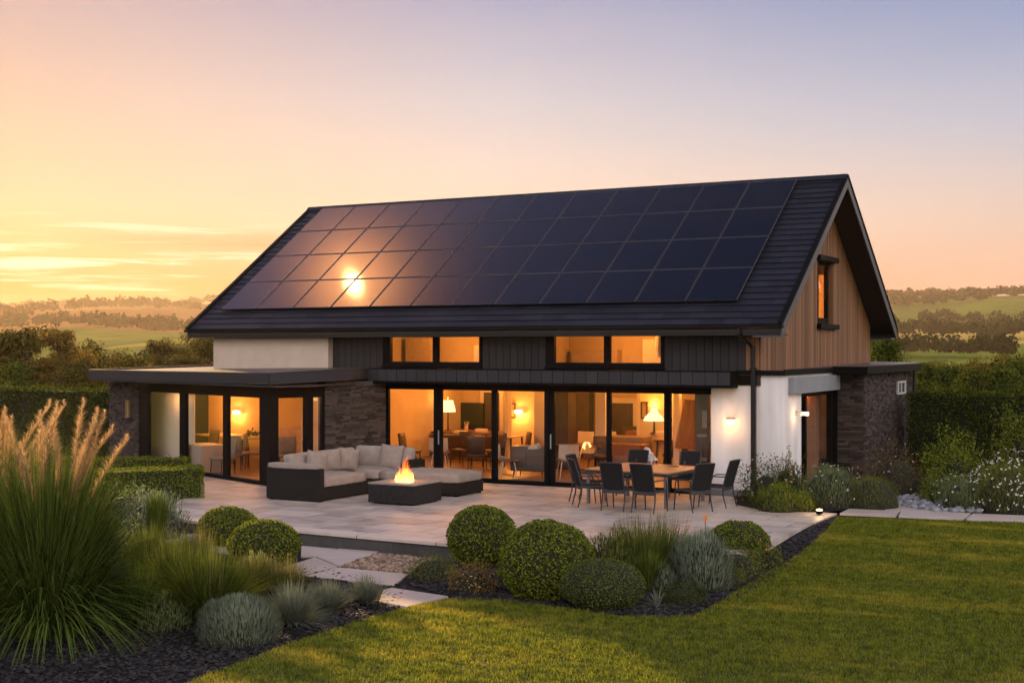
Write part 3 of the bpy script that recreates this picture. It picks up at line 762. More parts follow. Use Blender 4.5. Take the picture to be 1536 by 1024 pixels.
tx0, tx1, ty0, ty1 = -3.62, -1.62, -2.32, -.42
CH = [((-3.78, -1.86), -90, 'leftmost dining chair, seen side on at the left of the table'),
      ((-3.36, -2.62), -50, 'dining chair angled at the table corner, between leftmost chair and front left chair'),
      ((-2.56, -2.96), 0, 'front left dining chair with its back to the lawn'),
      ((-1.86, -2.98), -4, 'front right dining chair with its back to the lawn'),
      ((-1.15, -2.42), 58, 'right hand dining chair nearest the lawn, turned towards the table corner'),
      ((-.98, -1.45), 84, 'rightmost dining chair, in front of the white wall'),
      ((-3.42, -.30), 180, 'far left dining chair behind the table against the lit windows'),
      ((-2.22, -.12), 180, 'far right dining chair behind the table against the lit windows')]
for i, ((x, y), a, lab) in enumerate(CH):
    o = dc if i == 0 else copy_tree(dc)
    o.location = (x, y, 0.001); o.rotation_euler = (0, 0, R(a)); tag(o, lab, 'dining chair', 'dark sling chairs round the patio table')
tb = thing('dining_table', 'large square teak topped outdoor dining table on grey legs', 'dining table', ((tx0+tx1)/2, (ty0+ty1)/2, 0), R(-5))
m = MB(); n = 9; w = (tx1-tx0)/n; hx = (tx1-tx0)/2; hy = (ty1-ty0)/2
for i in range(n): m.box(-hx+i*w+.003, -hx+(i+1)*w-.003, -hy, hy, .715, .745)
m.build('tabletop', TEAK, tb, world=False, bevel=.003)
m = MB(); m.box(-hx+.02, hx-.02, -hy+.02, -hy+.06, .66, .713); m.box(-hx+.02, hx-.02, hy-.06, hy-.02, .66, .713); m.box(-hx+.02, -hx+.06, -hy+.06, hy-.06, .66, .713); m.box(hx-.06, hx-.02, -hy+.06, hy-.06, .66, .713); m.build('apron', CFR, tb, world=False)
for sx in (-1, 1):
    for sy in (-1, 1):
        x, y = sx*(hx-.07), sy*(hy-.07); MB().box(x-.03, x+.03, y-.03, y+.03, 0, .66).build('leg', M('brushed alu leg', (.16, .16, .17), rough=.4, metal=.3) if (sx, sy) == (-1, -1) else bpy.data.materials['brushed alu leg'], tb, world=False)
WG = M('white ceramic', (.62, .60, .58), rough=.3); CLEAR = GLASS('clear glassware', (.9, .9, .9))
p = G(977, 697, .75)
t = thing('glass_vase', 'small clear faceted glass vase in the middle of the teak table', 'vase', (p.x, p.y, .746)); 
m = MB(); m.lathe([(.05, 0), (.055, .02), (.075, .10), (.06, .17), (.035, .2), (.045, .26), (.0, .262)], p-Vector((0, 0, .004)), 12); m.build('body', GLASS('cut glass', (.75, .78, .85), 1.9, .05), t); MB().lathe([(.02, .0), (.03, .12), (.028, .2)], p, 8).build('stopper', WG, t)
p = G(970, 690, .75)
t = thing('napkin_stack', 'crumpled white cloth napkins heaped on the teak table beside the vase', 'napkins', (p.x, p.y, .746))
m = MB(); n = 14; pts = []
for i in range(n):
    for j in range(n):
        u, v = i/(n-1), j/(n-1); a = 2*PI*v; rr = u*(.23+.04*math.sin(a*3)); h = .25*(1-u**1.6)*(1+.3*math.sin(a*4+u*5))
        pts.append((p.x+rr*math.cos(a), p.y+rr*math.sin(a), .75+max(0, h)))
m.add(pts, [(i*n+j, (i+1)*n+j, (i+1)*n+j+1, i*n+j+1) for i in range(n-1) for j in range(n-1)]); m.build('cloth', M('white cloth', (.66, .62, .58), rough=.9), t, smooth=True)
for k, (px, py, lab) in enumerate(((955, 692, 'low clear drinking glass left of the napkins on the teak table'), (1027, 697, 'short clear drinking glass near the right edge of the teak table'))):
    p = G(px, py, .75); o = MB().lathe([(.03, .0), (.036, .09), (.032, .09), (.027, .01)], (p.x, p.y, .748), 12).build('drinking_glass', CLEAR, None); tag(o, lab, 'glass', 'glasses on the patio table')
p = G(1010, 699, .75); t = MB().lathe([(.08, 0), (.13, .012), (.13, .016), (.0, .008)], (p.x, p.y, .747), 20).build('plate', M('dark stoneware', (.05, .04, .035), rough=.4)); tag(t, 'dark round plate on the right half of the teak table', 'plate')

# ------------------------------------------------------------ indoor furniture
IW = M('cream shell plastic', (.60, .52, .42), (.66, .58, .48), rough=.4); ID = M('dark brown leather', (.045, .026, .018), (.07, .04, .028), rough=.5); IG = M('taupe upholstery', (.18, .14, .11), (.23, .18, .14), rough=.85); LEGD = M('dark leg', (.03, .02, .015), rough=.5)
def shell_chair(mat, legm, wid=.56, back=.42):
    t = thing('shell_chair', 'x', 'chair'); m = MB(); n = 10; pts = []
    for i in range(n+1):
        s = i/n
        if s < .5: y, z = .25-.46*(s/.5), .45-.03*math.sin(PI*s*2)
        else: k = (s-.5)/.5; y, z = -.21-.12*k, .45+back*k
        for j in range(7):
            u = -1+j/3; cur = u*u
            pts.append((u*wid/2*(1-.08*s), y+cur*(.10 if s > .5 else 0)*((s-.5)*2), z+cur*(.10 if s < .55 else .10*(1-(s-.5)*2))*min(1, s*3)))
    F = [(i*7+j, i*7+j+1, (i+1)*7+j+1, (i+1)*7+j) for i in range(n) for j in range(6)]
    m.add(pts, F); m.add([(p[0], p[1]-.012, p[2]-.018) for p in pts], [f[::-1] for f in F]); m.build('shell', mat, t, world=False, smooth=True)
    for sx in (-1, 1):
        for sy in (-1, 1): MB().tube([(sx*.16, sy*.14, .425), (sx*.23, sy*.22, 0)], [.016, .010], 6).build('leg', legm, t, world=False)
    return t
def square_chair(mat, legm):
    t = thing('upholstered_chair', 'x', 'chair')
    cushion((0, 0, .43), (.50, .50, .10), mat, 'seat', t, puff=.01, n=5); cushion((0, -.24, .70), (.50, .07, .50), mat, 'backrest', t, rot=ER(R(8), 0, 0), puff=.01, n=5)
    for sx in (-1, 1):
        for sy in (-1, 1): MB().tube([(sx*.2, sy*.2, .38), (sx*.22, sy*.23, 0)], [.02, .013], 6).build('leg', legm, t, world=False)
    return t
scW = shell_chair(IW, IW); scD = square_chair(ID, LEGD); scG = square_chair(IG, LEGD)
used = {}
def put(proto, px, py, a, lab, z=.022, scale=1, group='indoor chairs seen through the windows', loc=None):
    p = G(px, py, z) if loc is None else Vector(loc)
    o = proto if proto not in used else copy_tree(proto); used[proto] = 1
    if o is proto: pass
    o.location = (p.x, p.y, z); o.rotation_euler = (0, 0, R(a)); o.scale = (scale,)*3
    tag(o, lab, 'chair', group)
put(scW, 660, 703, 20, 'cream shell chair just inside the second glass panel, by its left edge')
put(scD, 616, 700, -75, 'dark chair seen side on inside the leftmost big glass panel')
put(scD, 692, 698, 175, 'dark leather chair tucked under the oval table, second glass panel')
put(scW, 762, 716, -55, 'cream shell chair inside the third glass panel, beside the grey sideboard')
put(scD, 780, 698, 130, 'brown chair with angled back below the third panel wall sconce')
put(scW, 850, 716, 40, 'cream shell chair inside the fourth glass panel nearest the glass')
put(scW, 884, 690, 0, 'cream chair behind the patio chairs, towards the dark cabinet')
put(scW, 926, 690, -30, 'pale low chair below the dark door in the fifth glass panel')
put(scD, 868, 665, 170, 'dark brown armchair far back in the fourth glass panel')
put(scD, 740, 700, 150, 'brown chair beside the mullion right of the oval table')
put(scG, 357, 704, 10, 'taupe upholstered chair in the wing, third glass panel from the left')
put(scG, 382, 702, -60, 'taupe chair right of the wing table, partly behind the corner post')
put(scG, 310, 694, 160, 'taupe chair behind the white drawers in the wing')
put(scG, 430, 706, 40, 'taupe chair inside the narrow return glass of the wing')
put(scG, 474, 716, -30, 'taupe chair behind the sofa arm at the end of the wing return glass')
def table(name, lab, c, sx, sy, h, mat, legm, rz=0, round_=False):
    t = thing(name, lab, 'table', (c[0], c[1], .022), rz); m = MB()
    if round_: m.lathe([(.98, h-.04), (1.0, h-.02), (1.0, h), (.0, h+.001)], n=32); m.v = [(v[0]*sx/2, v[1]*sy/2, v[2]) for v in m.v]
    else: m.box(-sx/2, sx/2, -sy/2, sy/2, h-.04, h)
    m.build('tabletop', mat, t, world=False)
    for a in (-1, 1):
        for b in (-1, 1): x, y = a*(sx/2*(.6 if round_ else .92)), b*(sy/2*(.6 if round_ else .9)); MB().tube([(x*.95, y*.95, h-.04), (x, y, 0)], [.03, .02], 8).build('leg', legm, t, world=False)
    return t
WALN = M('walnut top', (.16, .07, .03), (.24, .11, .05), rough=.3, scale=2, stretch=(1, 6, 1)); PALE = M('pale oak', (.42, .30, .18), (.52, .38, .24), rough=.4)
table('oval_table', 'dark oval walnut table in the middle of the second glass panel', G(702, 683, .02), 2.6, 1.5, .75, WALN, LEGD, R(0), True)
table('side_table', 'small pale table beside the brown chair in the third glass panel', G(755, 690, .02), 1.0, .8, .72, PALE, LEGD)
table('wing_dining_table', 'long pale dining table inside the left wing', G(352, 692, .02), 2.8, 1.1, .76, PALE, LEGD, R(-20))
table('writing_table', 'brown desk inside the sixth glass panel at the right', G(1026, 700, .02), 1.5, .8, .76, WALN, LEGD)
table('far_table', 'pale table far back behind the cream chair, fourth glass panel', G(888, 672, .02), 1.7, .9, .76, PALE, PALE)
# sideboard, counters, drawers
def sideboard(name, lab, c, sx, sy, z0, z1, mat, rz=0, cat='sideboard', doors=2):
    t = thing(name, lab, cat, (c[0], c[1], .022), rz)
    MB().box(-sx/2, sx/2, -sy/2, sy/2, z0, z1).build('carcass', mat, t, world=False, bevel=.01)
    for k in range(doors):
        a = -sx/2+.02+k*(sx-.04)/doors; MB().box(a+.006, a+(sx-.04)/doors-.006, -sy/2-.016, -sy/2-.001, z0+.03, z1-.04).build('door', mat, t, world=False, bevel=.004)
    if z0 > .01:
        for a in (-1, 1):
            for b in (-1, 1): MB().tube([(a*sx*.42, b*sy*.36, z0), (a*sx*.45, b*sy*.4, 0)], [.018, .012], 6).build('leg', LEGD, t, world=False)
    return t
sideboard('sideboard', 'low grey sideboard on thin legs inside the third glass panel', G(797, 715, .02), .95, .5, .16, .80, M('grey lacquer', (.10, .085, .075), rough=.4), R(0), doors=2)
sideboard('kitchen_counter', 'rounded taupe counter below the dark door, fifth glass panel', G(938, 700, .02), 1.3, .7, 0, .86, M('taupe lacquer', (.24, .18, .13), rough=.4), 0, 'counter', 3)
sideboard('console', 'brown console carrying the large table lamp', G(976, 694, .02), 1.35, .55, 0, .92, WALN, 0, 'console', 3)
sideboard('drawer_unit', 'white low drawer unit inside the wing behind the clipped hedge', G(308, 707, .02), 1.0, .7, 0, .74, M('cream lacquer', (.42, .33, .24), rough=.5), R(-22), 'drawers', 2)
sideboard('tall_cabinet', 'tall dark glass fronted cabinet at the left of the fourth panel', G(843, 702, .02), .62, .5, 0, 2.15, DOORW, 0, 'cabinet', 2)
sideboard('desk', 'long dark brown desk across the fifth panel behind the patio chairs', G(925, 706, .02), 1.7, .6, .30, .74, WALN, 0, 'desk', 3)
sideboard('bookcase', 'dark bookcase on the far wall left of the table lamp console', G(950, 690, .02), .6, .35, 0, 1.0, DOORW, 0, 'bookcase', 2)
sideboard('low_cabinet', 'dark walnut low cabinet under the television', G(702, 689, .02), 2.4, .5, .1, .72, DOORW, 0, 'cabinet', 4)
sideboard('wing_cabinet', 'wide pale cabinet on the back wall of the wing, right side glass', (-15.0, 3.05, 0), 1.8, .5, 0, 1.0, PALE, 0, 'cabinet', 3)
table('bench_table', 'dark brown table low behind the cream chair in the fourth panel', G(872, 704, .02), 1.5, .8, .70, WALN, LEGD)
put(scD, 905, 708, -150, 'dark brown chair behind the dark desk, at the fifth panel left edge')
put(scD, 1012, 706, 60, 'brown chair pulled up to the desk in the sixth glass panel')
put(scD, 716, 706, 20, 'brown chair at the front right of the oval table')
put(scG, 334, 712, 170, 'taupe chair close to the glass behind the wing mullion')
def picture(lab, px0, py0, px1, py1, Y):
    a = onY(px0, py0, Y); b = onY(px1, py1, Y); t = thing('picture_frame', lab, 'picture', ((a.x+b.x)/2, Y, b.z), 0, 'pictures on the indoor walls')
    m = MB(); z0, z1 = b.z, a.z
    for q in ((a.x, b.x, z0, z0+.04), (a.x, b.x, z1-.04, z1), (a.x, a.x+.04, z0+.04, z1-.04), (b.x-.04, b.x, z0+.04, z1-.04)): m.box(q[0], q[1], Y-.05, Y-.01, q[2], q[3])
    m.build('frame', DOORW, t); MB().box(a.x+.04, b.x-.04, Y-.03, Y-.015, z0+.04, z1-.04).build('canvas', M('muted canvas', (.20, .13, .08), (.42, .32, .2), rough=.8, scale=2), t)
picture('framed picture on the wall beside the big bell lamp', 962, 602, 972, 628, 6.58)
picture('framed picture left of the wall sconce in the third panel', 764, 604, 774, 626, 7.18)
picture('framed picture on the wall seen through the leftmost big panel', 655, 606, 668, 632, MRB-.02)
# television
a, b = onY(676, 604, MRB-.1), onY(725, 643, MRB-.1)
t = thing('television', 'large dark flat television on the back wall above the oval table', 'television', ((a.x+b.x)/2, MRB-.1, b.z))
MB().box(a.x, b.x, MRB-.12, MRB-.03, b.z, a.z).build('screen', M('black screen', (.012, .007, .005), rough=.4), t, bevel=.008); MB().box(a.x-.015, b.x+.015, MRB-.10, MRB-.005, b.z-.015, a.z+.015).build('bezel', BLACK, t)
# table lamps
def tlamp(lab, c, z, h, r0, r1, sh, power, nm='table_lamp', top=True):
    t = thing(nm, lab, 'table lamp', (c[0], c[1], z))
    MB().lathe([(.11, 0), (.11, .02), (.03, .035), (.018, h-sh), (.0, h-sh+.01)], (c[0], c[1], z), 14).build('base', LEGD, t)
    n = 20; m = MB(); pr = [(r1, h-sh), (r1*.8+r0*.2, h-sh*.72), (r0*1.15, h-sh*.3), (r0, h)]
    m.lathe(pr, (c[0], c[1], z), n); m.f = [f for f in m.f if len(f) == 4]; m.build('lamp_shade', SHADE, t, smooth=True)
    if top: MB().lathe([(.02, h), (.02, h+.03), (.005, h+.12)], (c[0], c[1], z), 8).build('finial', BRASS, t)
    light('table_lamp_light', (c[0], c[1]-.02, z+h+.08), power, .08)
pL = G(672, 646, .772); tlamp('small lit lamp with tapered shade on the oval table by the television', pL, .772, .95, .16, .24, .36, 10)
pR = G(981, 650, .944); tlamp('big lit bell shaded lamp standing on the brown console', pR, .944, .72, .09, .30, .36, 12)
pR2 = G(1016, 654, .784); tlamp('small lit lamp partly hidden behind the fifth mullion', pR2, .784, .62, .07, .16, .2, 5)
# wall sconces inside
def sconce(lab, px, py, Y, power):
    p = onY(px, py, Y); t = thing('wall_sconce', lab, 'wall lamp', p)
    MB().box(p.x-.05, p.x+.05, Y-.04, Y-.002, p.z-.05, p.z+.07).build('plate', BRASS, t); MB().tube([(p.x-.10, Y-.11, p.z), (p.x+.10, Y-.11, p.z)], .055, 10).build('bulb', GLOW, t)
    light('sconce_light', (p.x, Y-.24, p.z-.06), power, .05)
sconce('lit indoor wall sconce seen through the third glass panel', 780, 617, 7.2, 26)
sconce('lit branching wall sconce in the dining wing', 358, 618, 3.4, 24)
# flowers and clutter on the tables
def blobs(name, lab, cat, c, n, r, s, mat, zs=1.0, group=None):
    m = MB()
    for k in range(n):
        v = Vector((random.gauss(0, 1), random.gauss(0, 1), abs(random.gauss(0, 1))*zs)); v = v.normalized()*r*random.uniform(.4, 1)
        q = Vector(c)+v; rr = s*random.uniform(.6, 1.2); m.lathe([(rr*.3, -rr*.8), (rr, 0), (rr*.4, rr*.7)], q, 6)
    o = m.build(name, mat); return tag(o, lab, cat, group)
PET = M('ivory petals', (.62, .55, .45), rough=.8); GRN = M('dark stems', (.05, .05, .03), rough=.8)
p = G(803, 673, .83); blobs('flower_arrangement', 'low white flower arrangement on the grey sideboard', 'flowers', (p.x, p.y, .84), 36, .17, .035, PET, .5)
p = G(378, 655, .80); blobs('flower_arrangement', 'dark and white flowers on the dining table in the wing', 'flowers', (p.x, p.y, .84), 40, .24, .04, GRN, .6)
p = G(699, 648, .775); t = thing('pencil_pot', 'glass pot of upright brushes on the oval table', 'pot', p)
MB().lathe([(.06, 0), (.07, .16), (.0, .161)], p, 12).build('pot', M('amber glass', (.5, .36, .2), rough=.2), t)
m = MB()
for k in range(7): m.tube([p+Vector((0, 0, .05)), p+Vector((random.uniform(-.12, .12), random.uniform(-.05, .05), random.uniform(.26, .36)))], .008, 5)
m.build('brushes', PET, t)
for px, py, lab in ((722, 647, 'short stack of pale books on the right of the oval table'), (690, 650, 'flat pale tray on the left of the oval table'), (994, 652, 'papers and jars on the console beside the big lamp'), (1030, 655, 'pile of papers on the desk in the sixth panel')):
    zt = .775 if px < 1000 and px < 730 else (.945 if px < 1000 else .785); p = G(px, py, zt); m = MB(); 
    for k in range(4): m.obox((p.x+random.uniform(-.02, .02), p.y, zt+.012+k*.022), (.17, 0, 0), (0, .12, 0), (0, 0, .010))
    tag(m.build('book_stack', PET), lab, 'books', 'books and papers indoors')
p = G(1028, 690, .022); a = onY(1017, 606, 4.2); b = onY(1041, 655, 4.2)
m = MB(); n = 9
for i in range(n): x = a.x+(b.x-a.x)*i/n; m.tube([(x+.35*(1-i/n)*0+.22*(n-i)/n, 4.2, a.z+.12), (x, 4.15, .75)], [.05, .08], 6)
tag(m.build('curtain', CURT), 'dark gathered curtain hanging in the sixth glass panel', 'curtain')
# dark screen at the right end of the glazing
m = MB(); m.box(-2.30, -1.95, .76, .80, .02, 2.4); m.build('interior_panel', DOORW, H)
m = MB(); m.box(-2.25, -2.0, .75, .76, .75, .82); m.box(-2.25, -2.0, .75, .76, 1.3, 1.36); m.box(-2.12, -2.0, .745, .76, 1.5, 1.9); m.build('interior_shelf', IG, H)
# curtain in the side room
m = MB(); n = 26
for i in range(n): y = 2.9+i*.08; m.tube([(AX-.42+.03*(i % 2), y, .02), (AX-.42+.03*(i % 2), y, 2.4)], .05, 6)
tag(m.build('curtain', CURT), 'long brown curtain behind the side window of the white wall', 'curtain')
# upstairs shapes
p = MB(); p.lathe([(.16, 0), (.20, .25), (.18, .5), (.1, .55)], (-3.55, 1.9, 2.56), 14); p.v = [(v[0], v[1], v[2]+.55) for v in p.v]; tag(p.build('floor_vase', PET), 'cream vase at the right of the upper right window', 'vase')
m = MB(); m.box(-4.5, -3.1, 2.9, 3.18, 2.56, 3.55); m.build('interior_panel', IFRAME, H); m = MB(); m.box(-6.5, -5.2, 2.9, 3.18, 2.56, 3.3); m.build('interior_panel', PALE, H)
m = MB(); m.box(-9.0, -8.3, 2.2, 3.1, 2.56, 3.4); m.build('interior_panel', IFRAME, H); m = MB(); m.box(-11.4, -10.6, 2.6, 3.1, 2.56, 3.6); m.build('interior_panel', PALE, H)

# room lights
for x, y, pw in ((-11.6, 5.6, 30), (-9.6, 3.2, 24), (-7.6, 5.4, 30), (-5.4, 3.0, 24), (-3.9, 5.2, 30), (-10.4, 1.6, 12), (-3.0, 1.8, 12), (-8.5, 6.3, 22), (-5.2, 5.9, 26), (-11.5, 8.2, 14)):
    light('ceiling_light', (x, y, 2.28), pw*1.75, .14)
for x, y, pw in ((-9.6, 1.7, 40), (-4.6, 1.7, 42)): light('upstairs_light', (x, y, 3.75), pw*1.4, .12)
light('gable_light', (-1.7, 6.4, 5.3), 130, .15)
light('wing_light', (BLP.x, BLP.y, 1.9), 7, .15, (1, .5, .2))  # added unseen lamp, only brightens the panel behind the left wing pane
light('annex_light', (-.95, 3.2, 2.2), 22, .1)
light('annex_light', (-.36, 3.7, 2.25), 5, .06)
for x, y, pw in ((-18.0, 2.2, 22), (-17.3, .35, 12), (-15.0, .3, 30), (-13.2, -1.2, 20)): light('wing_light', (x, y, 2.2), pw*1.5, .12)

# ============================================================ GROUND
PAVE = None
def paving(name, c1, c2, sx, sy, rot=0, joint=(.04, .038, .036)):
    m, nt, out = newmat(name); L = nt.links
    b = N(nt, 'BsdfPrincipled', Roughness=.55); tc = N(nt, 'TexCoord'); mp = N(nt, 'Mapping'); mp.inputs['Rotation'].default_value = (0, 0, rot)
    L.new(tc.outputs['Object'], mp.inputs[0])
    br = N(nt, 'TexBrick', Scale=1.0); br.inputs['Mortar Size'].default_value = .009; br.inputs['Brick Width'].default_value = sx; br.inputs['Row Height'].default_value = sy
    br.inputs['Color1'].default_value = (0, 0, 0, 1); br.inputs['Color2'].default_value = (1, 1, 1, 1); br.inputs['Mortar'].default_value = (.5, .5, .5, 1); br.inputs['Mortar Smooth'].default_value = .2
    L.new(mp.outputs[0], br.inputs['Vector'])
    nz = N(nt, 'TexNoise', Scale=1.6, Detail=8); nz.inputs['Distortion'].default_value = .8; L.new(mp.outputs[0], nz.inputs['Vector'])
    n2 = N(nt, 'TexNoise', Scale=7, Detail=6); m2 = N(nt, 'Mapping'); m2.inputs['Scale'].default_value = (.5, 1.6, 1); L.new(mp.outputs[0], m2.inputs[0]); L.new(m2.outputs[0], n2.inputs['Vector'])
    a = N(nt, 'Math', _operation='MULTIPLY_ADD'); L.new(br.outputs['Color'], a.inputs[0]); a.inputs[1].default_value = .30; L.new(nz.outputs[0], a.inputs[2])
    a2 = N(nt, 'Math', _operation='MULTIPLY_ADD'); L.new(n2.outputs[0], a2.inputs[0]); a2.inputs[1].default_value = .5; L.new(a.outputs[0], a2.inputs[2])
    cr = ramp(nt, a2.outputs[0], [(.55, c4(c1)), (1.15, c4(c2))])
    mx = N(nt, 'Mix', _data_type='RGBA'); L.new(br.outputs['Fac'], mx.inputs[0]); L.new(cr.outputs[0], mx.inputs[6]); mx.inputs[7].default_value = c4(joint)
    L.new(mx.outputs[2], b.inputs['Base Color'])
    iv = N(nt, 'Math', _operation='SUBTRACT'); iv.inputs[0].default_value = 1; L.new(br.outputs['Fac'], iv.inputs[1])
    s = N(nt, 'Math', _operation='MULTIPLY_ADD'); L.new(n2.outputs[0], s.inputs[0]); s.inputs[1].default_value = .35; L.new(iv.outputs[0], s.inputs[2])
    bp = N(nt, 'Bump', Strength=.5, Distance=.008); L.new(s.outputs[0], bp.inputs['Height']); L.new(bp.outputs[0], b.inputs['Normal'])
    mr = N(nt, 'MapRange'); mr.inputs[3].default_value = .38; mr.inputs[4].default_value = .68; L.new(n2.outputs[0], mr.inputs[0]); L.new(mr.outputs[0], b.inputs['Roughness'])
    L.new(b.outputs[0], out.inputs[0]); return m
PAVE = paving('sandstone paving', (.20, .175, .155), (.47, .415, .365), 1.25, .78)
COPE = paving('sandstone coping', (.38, .33, .29), (.54, .47, .42), 1.7, 9)
RISER = M('dark slate riser', (.040, .039, .041), (.10, .096, .096), rough=.6, scale=6, island=.5, bump=.3)
pL = [(-9.17, -8.5), (-9.9, -8.0), (-11.0, -6.9), (-11.75, -6.0), (-12.2, -4.9), (-13.7, -3.5), (-15.3, -2.0)]
bedA = G(1106, 757, 0); bedB = G(1150, 766, 0); bedC = G(1238, 768, 0)
patio = pL+[(-13.6, .45), (-1.9, .56), (-1.3, .55), (bedA.x, bedA.y), (bedB.x, bedB.y), (bedC.x, bedC.y), (1.55, -1.42), (1.60, -8.62), (-9.2, -8.47)]
m = MB(); poly = pL[1:]+[(-15.3, .45), (-1.3, .56), (bedA.x, bedA.y), (bedB.x, bedB.y), (bedC.x, bedC.y), (1.56, -1.42), (1.58, -8.60), (-9.3, -8.15)]
m.prism(poly, -.34, 0); struct('patio', m, PAVE)
m = MB(); m.prism([(-9.95, -8.03), (-9.32, -8.16), (1.58, -8.605), (1.63, -9.0), (-9.17, -8.53), (-9.4, -8.42)], -.05, .006); struct('patio_edging', m, COPE, bevel=.006)
m = MB()
Pp = Vector((-9.95, -7.99, 0)); path = [(-11.72, -6.0), (-9.93, -7.93), (-9.2, -8.46), (1.60, -8.93)]
for (a, b) in zip(path[:-1], path[1:]):
    a, b = Vector(a+(0,)), Vector(b+(0,)); d = (b-a).normalized(); L_ = (b-a).length; n = max(1, round(L_/.55)); nn_ = Vector((-d.y, d.x, 0))
    for i in range(n):
        c = a+d*(L_*(i+.5)/n)+nn_*.04+Vector((0, 0, -.18)); m.obox(c, d*(L_/n/2-.003), nn_*.06, (0, 0, .128))
struct('patio_riser', m, RISER)

# mulch bed sheet
MULCH = M('dark slate mulch', (.006, .006, .007), (.026, .024, .026), rough=.9, spec=.15, scale=30, bump=1.0, bscale=45, bdist=.04)
def sheet(name, poly, dz, mat, step=.8):
    import bmesh
    bm = bmesh.new(); vs = [bm.verts.new((p[0], p[1], 0)) for p in poly]; bm.faces.new(vs)
    ys = np.arange(-9.4, -2.2, .4)
    for y in ys: bmesh.ops.bisect_plane(bm, geom=bm.verts[:]+bm.edges[:]+bm.faces[:], plane_co=(0, y, 0), plane_no=(0, 1, 0))
    for v in bm.verts: v.co.z = gz(v.co.y)+dz
    bmesh.ops.triangulate(bm, faces=bm.faces[:])
    me = bpy.data.meshes.new(name); bm.to_mesh(me); bm.free(); me.materials.append(mat)
    for p in me.polygons:
        if p.normal.z < 0: p.flip()
    o = bpy.data.objects.new(name, me); link(o); tag(o, kind='structure'); return o
sheet('mulch_bed', [(-26, -24), (16, -24), (16, 13), (BX+.3, 13), (BX+.3, 5), (AX+.02, 5), (AX+.02, .4), (1.55, .35), (1.55, -9.3), (-9.3, -9.3), (-9.3, -8.2), (-11.6, -5.9), (-12.1, -4.8), (-13.6, -3.4), (-15.2, -1.9), (-20.6, 1.0), (-26, 3)], 0, MULCH)
sheet('mulch_bed', [(-1.3, .6), (bedA.x-.02, bedA.y), (bedB.x, bedB.y-.02), (bedC.x, bedC.y-.02), (1.56, -1.0), (1.54, .34), (AX+.02, .41), (AX+.02, 1.2)], .045, MULCH)

def GG(px, py):
    h = -.2
    for _ in range(6): h = gz(G(px, py, h).y)
    return G(px, py, h)
lawn = [(-1.0, -22), (-1.1, -18.5), (-1.2, -17.35), (-1.38, -15.7), (-1.45, -14.4), (-1.42, -12.9), (-1.25, -12.05), (-.8, -11.78), (-.33, -11.68), (.67, -11.8), (1.5, -11.95), ]+[tuple(GG(*q)[:2]) for q in ((1040, 926), (1063, 914), (1100, 892), (1150, 861), (1205, 828), (1240, 797), (1256, 777))]+[ (5.06, -1.14), (10, -.5), (16, .3), (16, -22)]
LAWN = M('lawn turf', (.018, .030, .005), (.050, .066, .010), rough=.9, scale=1.1, bump=.6, bscale=60, detail=8)
sheet('lawn', lawn, .012, LAWN)
def inpoly(x, y, poly):
    c = np.zeros(len(x), bool); n = len(poly)
    for i in range(n):
        x0, y0 = poly[i]; x1, y1 = poly[(i+1) % n]
        if y0 == y1: continue
        t = (y0 > y) != (y1 > y); c ^= t & (x < (x1-x0)*(y-y0)/(y1-y0)+x0)
    return c
def gzv(y):
    t = np.clip((y+3)/(-5.6), 0, 1); return -.03-.23*t*t*(3-2*t)
def visible(x, y, margin=.6, far_=60):
    dx, dy = x-CAM[0], y-CAM[1]; r = dx*math.cos(YAW)+dy*math.sin(YAW); v = -dx*math.sin(YAW)+dy*math.cos(YAW)
    return (v > 10.5) & (np.abs(r) < v*768/FOC+margin) & (v < far_) & ((np.abs(r) < v*768/FOC+.5) | (RNG.random(len(v)) < .55))
def blade_mat(name, g0, g1, sun_gold, diffuse=False):
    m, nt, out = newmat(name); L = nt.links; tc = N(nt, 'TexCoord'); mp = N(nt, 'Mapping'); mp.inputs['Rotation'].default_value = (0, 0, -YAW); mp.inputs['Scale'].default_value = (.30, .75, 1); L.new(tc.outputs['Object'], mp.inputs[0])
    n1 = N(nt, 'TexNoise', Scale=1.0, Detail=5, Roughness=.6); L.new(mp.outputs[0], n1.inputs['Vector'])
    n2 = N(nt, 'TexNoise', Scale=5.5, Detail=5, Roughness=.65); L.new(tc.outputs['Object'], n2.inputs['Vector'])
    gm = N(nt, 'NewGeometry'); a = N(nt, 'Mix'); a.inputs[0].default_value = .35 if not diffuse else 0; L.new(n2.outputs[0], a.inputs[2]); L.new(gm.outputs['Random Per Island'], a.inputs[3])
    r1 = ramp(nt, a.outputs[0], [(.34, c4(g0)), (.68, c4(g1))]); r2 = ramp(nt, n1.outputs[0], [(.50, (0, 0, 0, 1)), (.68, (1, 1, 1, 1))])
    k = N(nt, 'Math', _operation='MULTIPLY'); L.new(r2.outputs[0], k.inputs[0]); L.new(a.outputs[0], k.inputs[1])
    mx = N(nt, 'Mix', _data_type='RGBA'); L.new(k.outputs[0], mx.inputs[0]); L.new(r1.outputs[0], mx.inputs[6]); mx.inputs[7].default_value = c4(sun_gold)  # noise patches put low golden sunlight into the blade colour
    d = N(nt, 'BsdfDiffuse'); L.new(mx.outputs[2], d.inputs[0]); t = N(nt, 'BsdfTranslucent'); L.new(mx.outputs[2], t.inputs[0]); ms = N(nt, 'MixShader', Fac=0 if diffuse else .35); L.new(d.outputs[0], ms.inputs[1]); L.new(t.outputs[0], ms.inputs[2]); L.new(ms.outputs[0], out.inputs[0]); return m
BLADE = blade_mat('grass blade', (.042, .068, .010), (.27, .295, .034), (.74, .56, .07))
